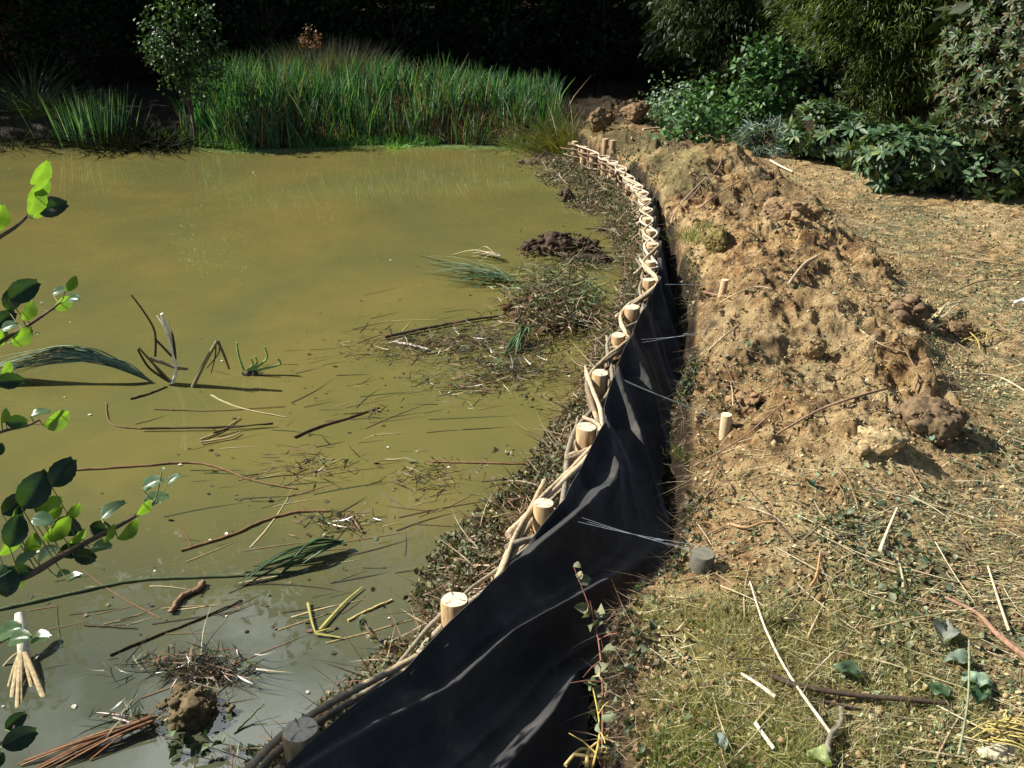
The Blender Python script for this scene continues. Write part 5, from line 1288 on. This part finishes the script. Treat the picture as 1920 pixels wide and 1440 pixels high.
leafy('blue_conifer', 'dwarf blue grey conifer at the edge of the path', 'shrub', q.x, q.y, .42, .36, 1600, .13, [(.12, .17, .14), (.18, .24, .2)], 331, kind='spray', zc=.45, trunk=.02, matl='reed')
RHO = [(.035, .08, .03), (.065, .12, .05), (.12, .19, .10), (.025, .045, .02), (.12, .15, .045)]
for (px, py, h, r, n, ls, lab, sd) in [
    (1530, 290, .75, .42, 330, .17, 'low rhododendron at the left end of the row, pale new leaves', 341),
    (1590, 300, .62, .40, 330, .18, 'low rhododendron second in the row, by the cypress foot', 342),
    (1690, 345, .72, .48, 420, .18, 'rounded rhododendron in the middle of the row', 343),
    (1760, 350, .68, .42, 360, .18, 'dense rhododendron right of the rounded one', 344),
    (1865, 365, .55, .36, 200, .18, 'sprawling rhododendron shoots in front of the tall bush', 345)]:
    q = P(px, py, .5)
    leafy('rhododendron', lab, 'shrub', q.x, q.y + .15, h, r, n * 3, ls * .82, RHO, sd, kind='whorl', zc=.5, trunk=.02, matl='gloss_leaf', clusters=n * 2 // 5, gap=-.2)
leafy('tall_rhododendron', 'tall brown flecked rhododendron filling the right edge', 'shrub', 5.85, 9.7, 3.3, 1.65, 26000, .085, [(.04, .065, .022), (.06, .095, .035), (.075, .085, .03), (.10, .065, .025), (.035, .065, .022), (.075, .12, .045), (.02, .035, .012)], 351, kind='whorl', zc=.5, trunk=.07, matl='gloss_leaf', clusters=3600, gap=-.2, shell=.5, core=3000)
leafy('shaded_rhododendron', 'shaded rhododendron between the cypress and the tall bush', 'shrub', 7.0, 12.2, 3.6, 1.5, 5600, .17, [(.035, .06, .025), (.06, .09, .05)], 353, kind='whorl', zc=.5, trunk=.07, matl='gloss_leaf', clusters=800, gap=-.2, shell=.6)

# the wood behind: large trees standing close, in one another's shade
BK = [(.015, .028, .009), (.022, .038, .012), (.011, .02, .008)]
spots = [(-11, 23.5), (-7.6, 24.5), (-4.2, 23.6), (-1.0, 24.8), (2.0, 23.6), (-13.5, 27), (-9, 28), (-5.5, 28.5), (-2, 29), (1.6, 28), (5.5, 26), (9.5, 22), (12, 17), (11.5, 26),
         (-17, 26.5), (-19.5, 30), (-15, 33), (-11, 33), (-6, 34), (0, 34), (6, 33), (15, 24), (14, 12), (-22, 27), (-24, 32), (-17.5, 23.5), (-21, 23.6), (-14.2, 23.8)]
for i, (x, y) in enumerate(spots):
    tall = 15 + 3 * math.sin(i * 2.3) + (2 if x < -13 else 0)
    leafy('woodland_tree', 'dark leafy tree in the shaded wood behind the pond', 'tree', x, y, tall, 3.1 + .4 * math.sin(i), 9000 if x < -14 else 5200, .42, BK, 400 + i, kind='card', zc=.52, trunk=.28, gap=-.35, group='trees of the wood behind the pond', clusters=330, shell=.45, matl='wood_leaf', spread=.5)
BL = ['dark bush beyond the leftmost shore sedges', 'dark bush behind the grey green feathery shrub', 'dark bush behind the left half of the reeds', 'dark bush behind the right half of the reeds', 'dark bush beyond the right end of the reeds', 'dark bush behind the small round leaved tree', 'dark bush beside the far end of the dark path']
for i, (x, y, h, r) in enumerate([(-9.5, 20.8, 2.0, 1.5), (-5.4, 21.0, 2.6, 1.6), (-2.6, 20.4, 2.4, 1.5), (-.2, 20.6, 2.6, 1.5), (2.0, 21.2, 2.4, 1.3), (-7.6, 21.5, 2.2, 1.4), (4.2, 23.5, 3.0, 1.6)]):
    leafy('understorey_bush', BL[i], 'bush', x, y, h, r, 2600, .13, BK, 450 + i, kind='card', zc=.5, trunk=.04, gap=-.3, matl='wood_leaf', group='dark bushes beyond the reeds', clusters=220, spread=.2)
leafy('bank_tree', 'dark tree beyond the left end of the far shore', 'tree', -14.6, 18.2, 7.5, 2.3, 5200, .3, BK, 480, kind='card', zc=.55, trunk=.14, gap=-.35, clusters=300, spread=.35, matl='wood_leaf')
# added backstop of dark leaf cards blocks the sky gaps behind the wood
m = MB(); hd = empty('hedge_backstop', (-5, 40, 1.5)); n = 26000
x = rng.uniform(-42, 34, n); y = 40 + rng.uniform(-.9, .9, n) + 0.012 * (x + 5) ** 2 * -1; z = rng.uniform(0, 11, n)
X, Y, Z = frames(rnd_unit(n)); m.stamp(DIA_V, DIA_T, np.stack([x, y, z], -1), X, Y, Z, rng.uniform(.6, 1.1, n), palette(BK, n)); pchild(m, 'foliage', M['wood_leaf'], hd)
m = MB()
for xx_ in range(-40, 34, 3): m.tube([Vector((xx_, 40 - .012 * (xx_ + 5) ** 2, .5)), Vector((xx_ + .3, 40 - .012 * (xx_ + 5) ** 2, 9))], [.12, .05], 6)
pchild(m, 'stems', M['bark'], hd); tag(hd, 'added dark hedge backstop hiding the sky behind the wood', 'hedge')
# brick garden wall far back on the left
bw, nt, b = mat('brick_wall')
br = nt.nodes.new('ShaderNodeTexBrick'); br.inputs['Color1'].default_value = (.20, .07, .05, 1); br.inputs['Color2'].default_value = (.14, .05, .04, 1); br.inputs['Mortar'].default_value = (.2, .17, .15, 1); br.inputs['Scale'].default_value = 1.0
br.inputs['Brick Width'].default_value = .22; br.inputs['Row Height'].default_value = .075; br.inputs['Mortar Size'].default_value = .008
mp = N(nt, 'ShaderNodeMapping'); mp.inputs['Rotation'].default_value = (math.pi / 2, 0, 0)
tcn = nt.nodes.new('ShaderNodeTexCoord'); nt.links.new(tcn.outputs['Object'], mp.inputs['Vector']); nt.links.new(mp.outputs[0], br.inputs['Vector']); nt.links.new(br.outputs['Color'], b.inputs['Base Color']); b.inputs['Roughness'].default_value = .9
m = MB()
def box(m, x0, x1, y0, y1, z0, z1):
    v = [(x, y, z) for z in (z0, z1) for y in (y0, y1) for x in (x0, x1)]
    m.add(v, [(0, 1, 3, 2), (4, 6, 7, 5), (0, 4, 5, 1), (2, 3, 7, 6), (0, 2, 6, 4), (1, 5, 7, 3)])
gw = empty('garden_wall', (-11.5, 25.9, .5)); box(m, -17, -7.6, 25.8, 26.05, 0, 2.0); pchild(m, 'wall', bw, gw)
m = MB(); box(m, -17.03, -7.57, 25.76, 26.09, 2.0, 2.08); pchild(m, 'coping', simple('coping_stone', (.22, .17, .14), .9), gw)
tag(gw, 'dim red brick garden wall among the trees, far left', 'wall')
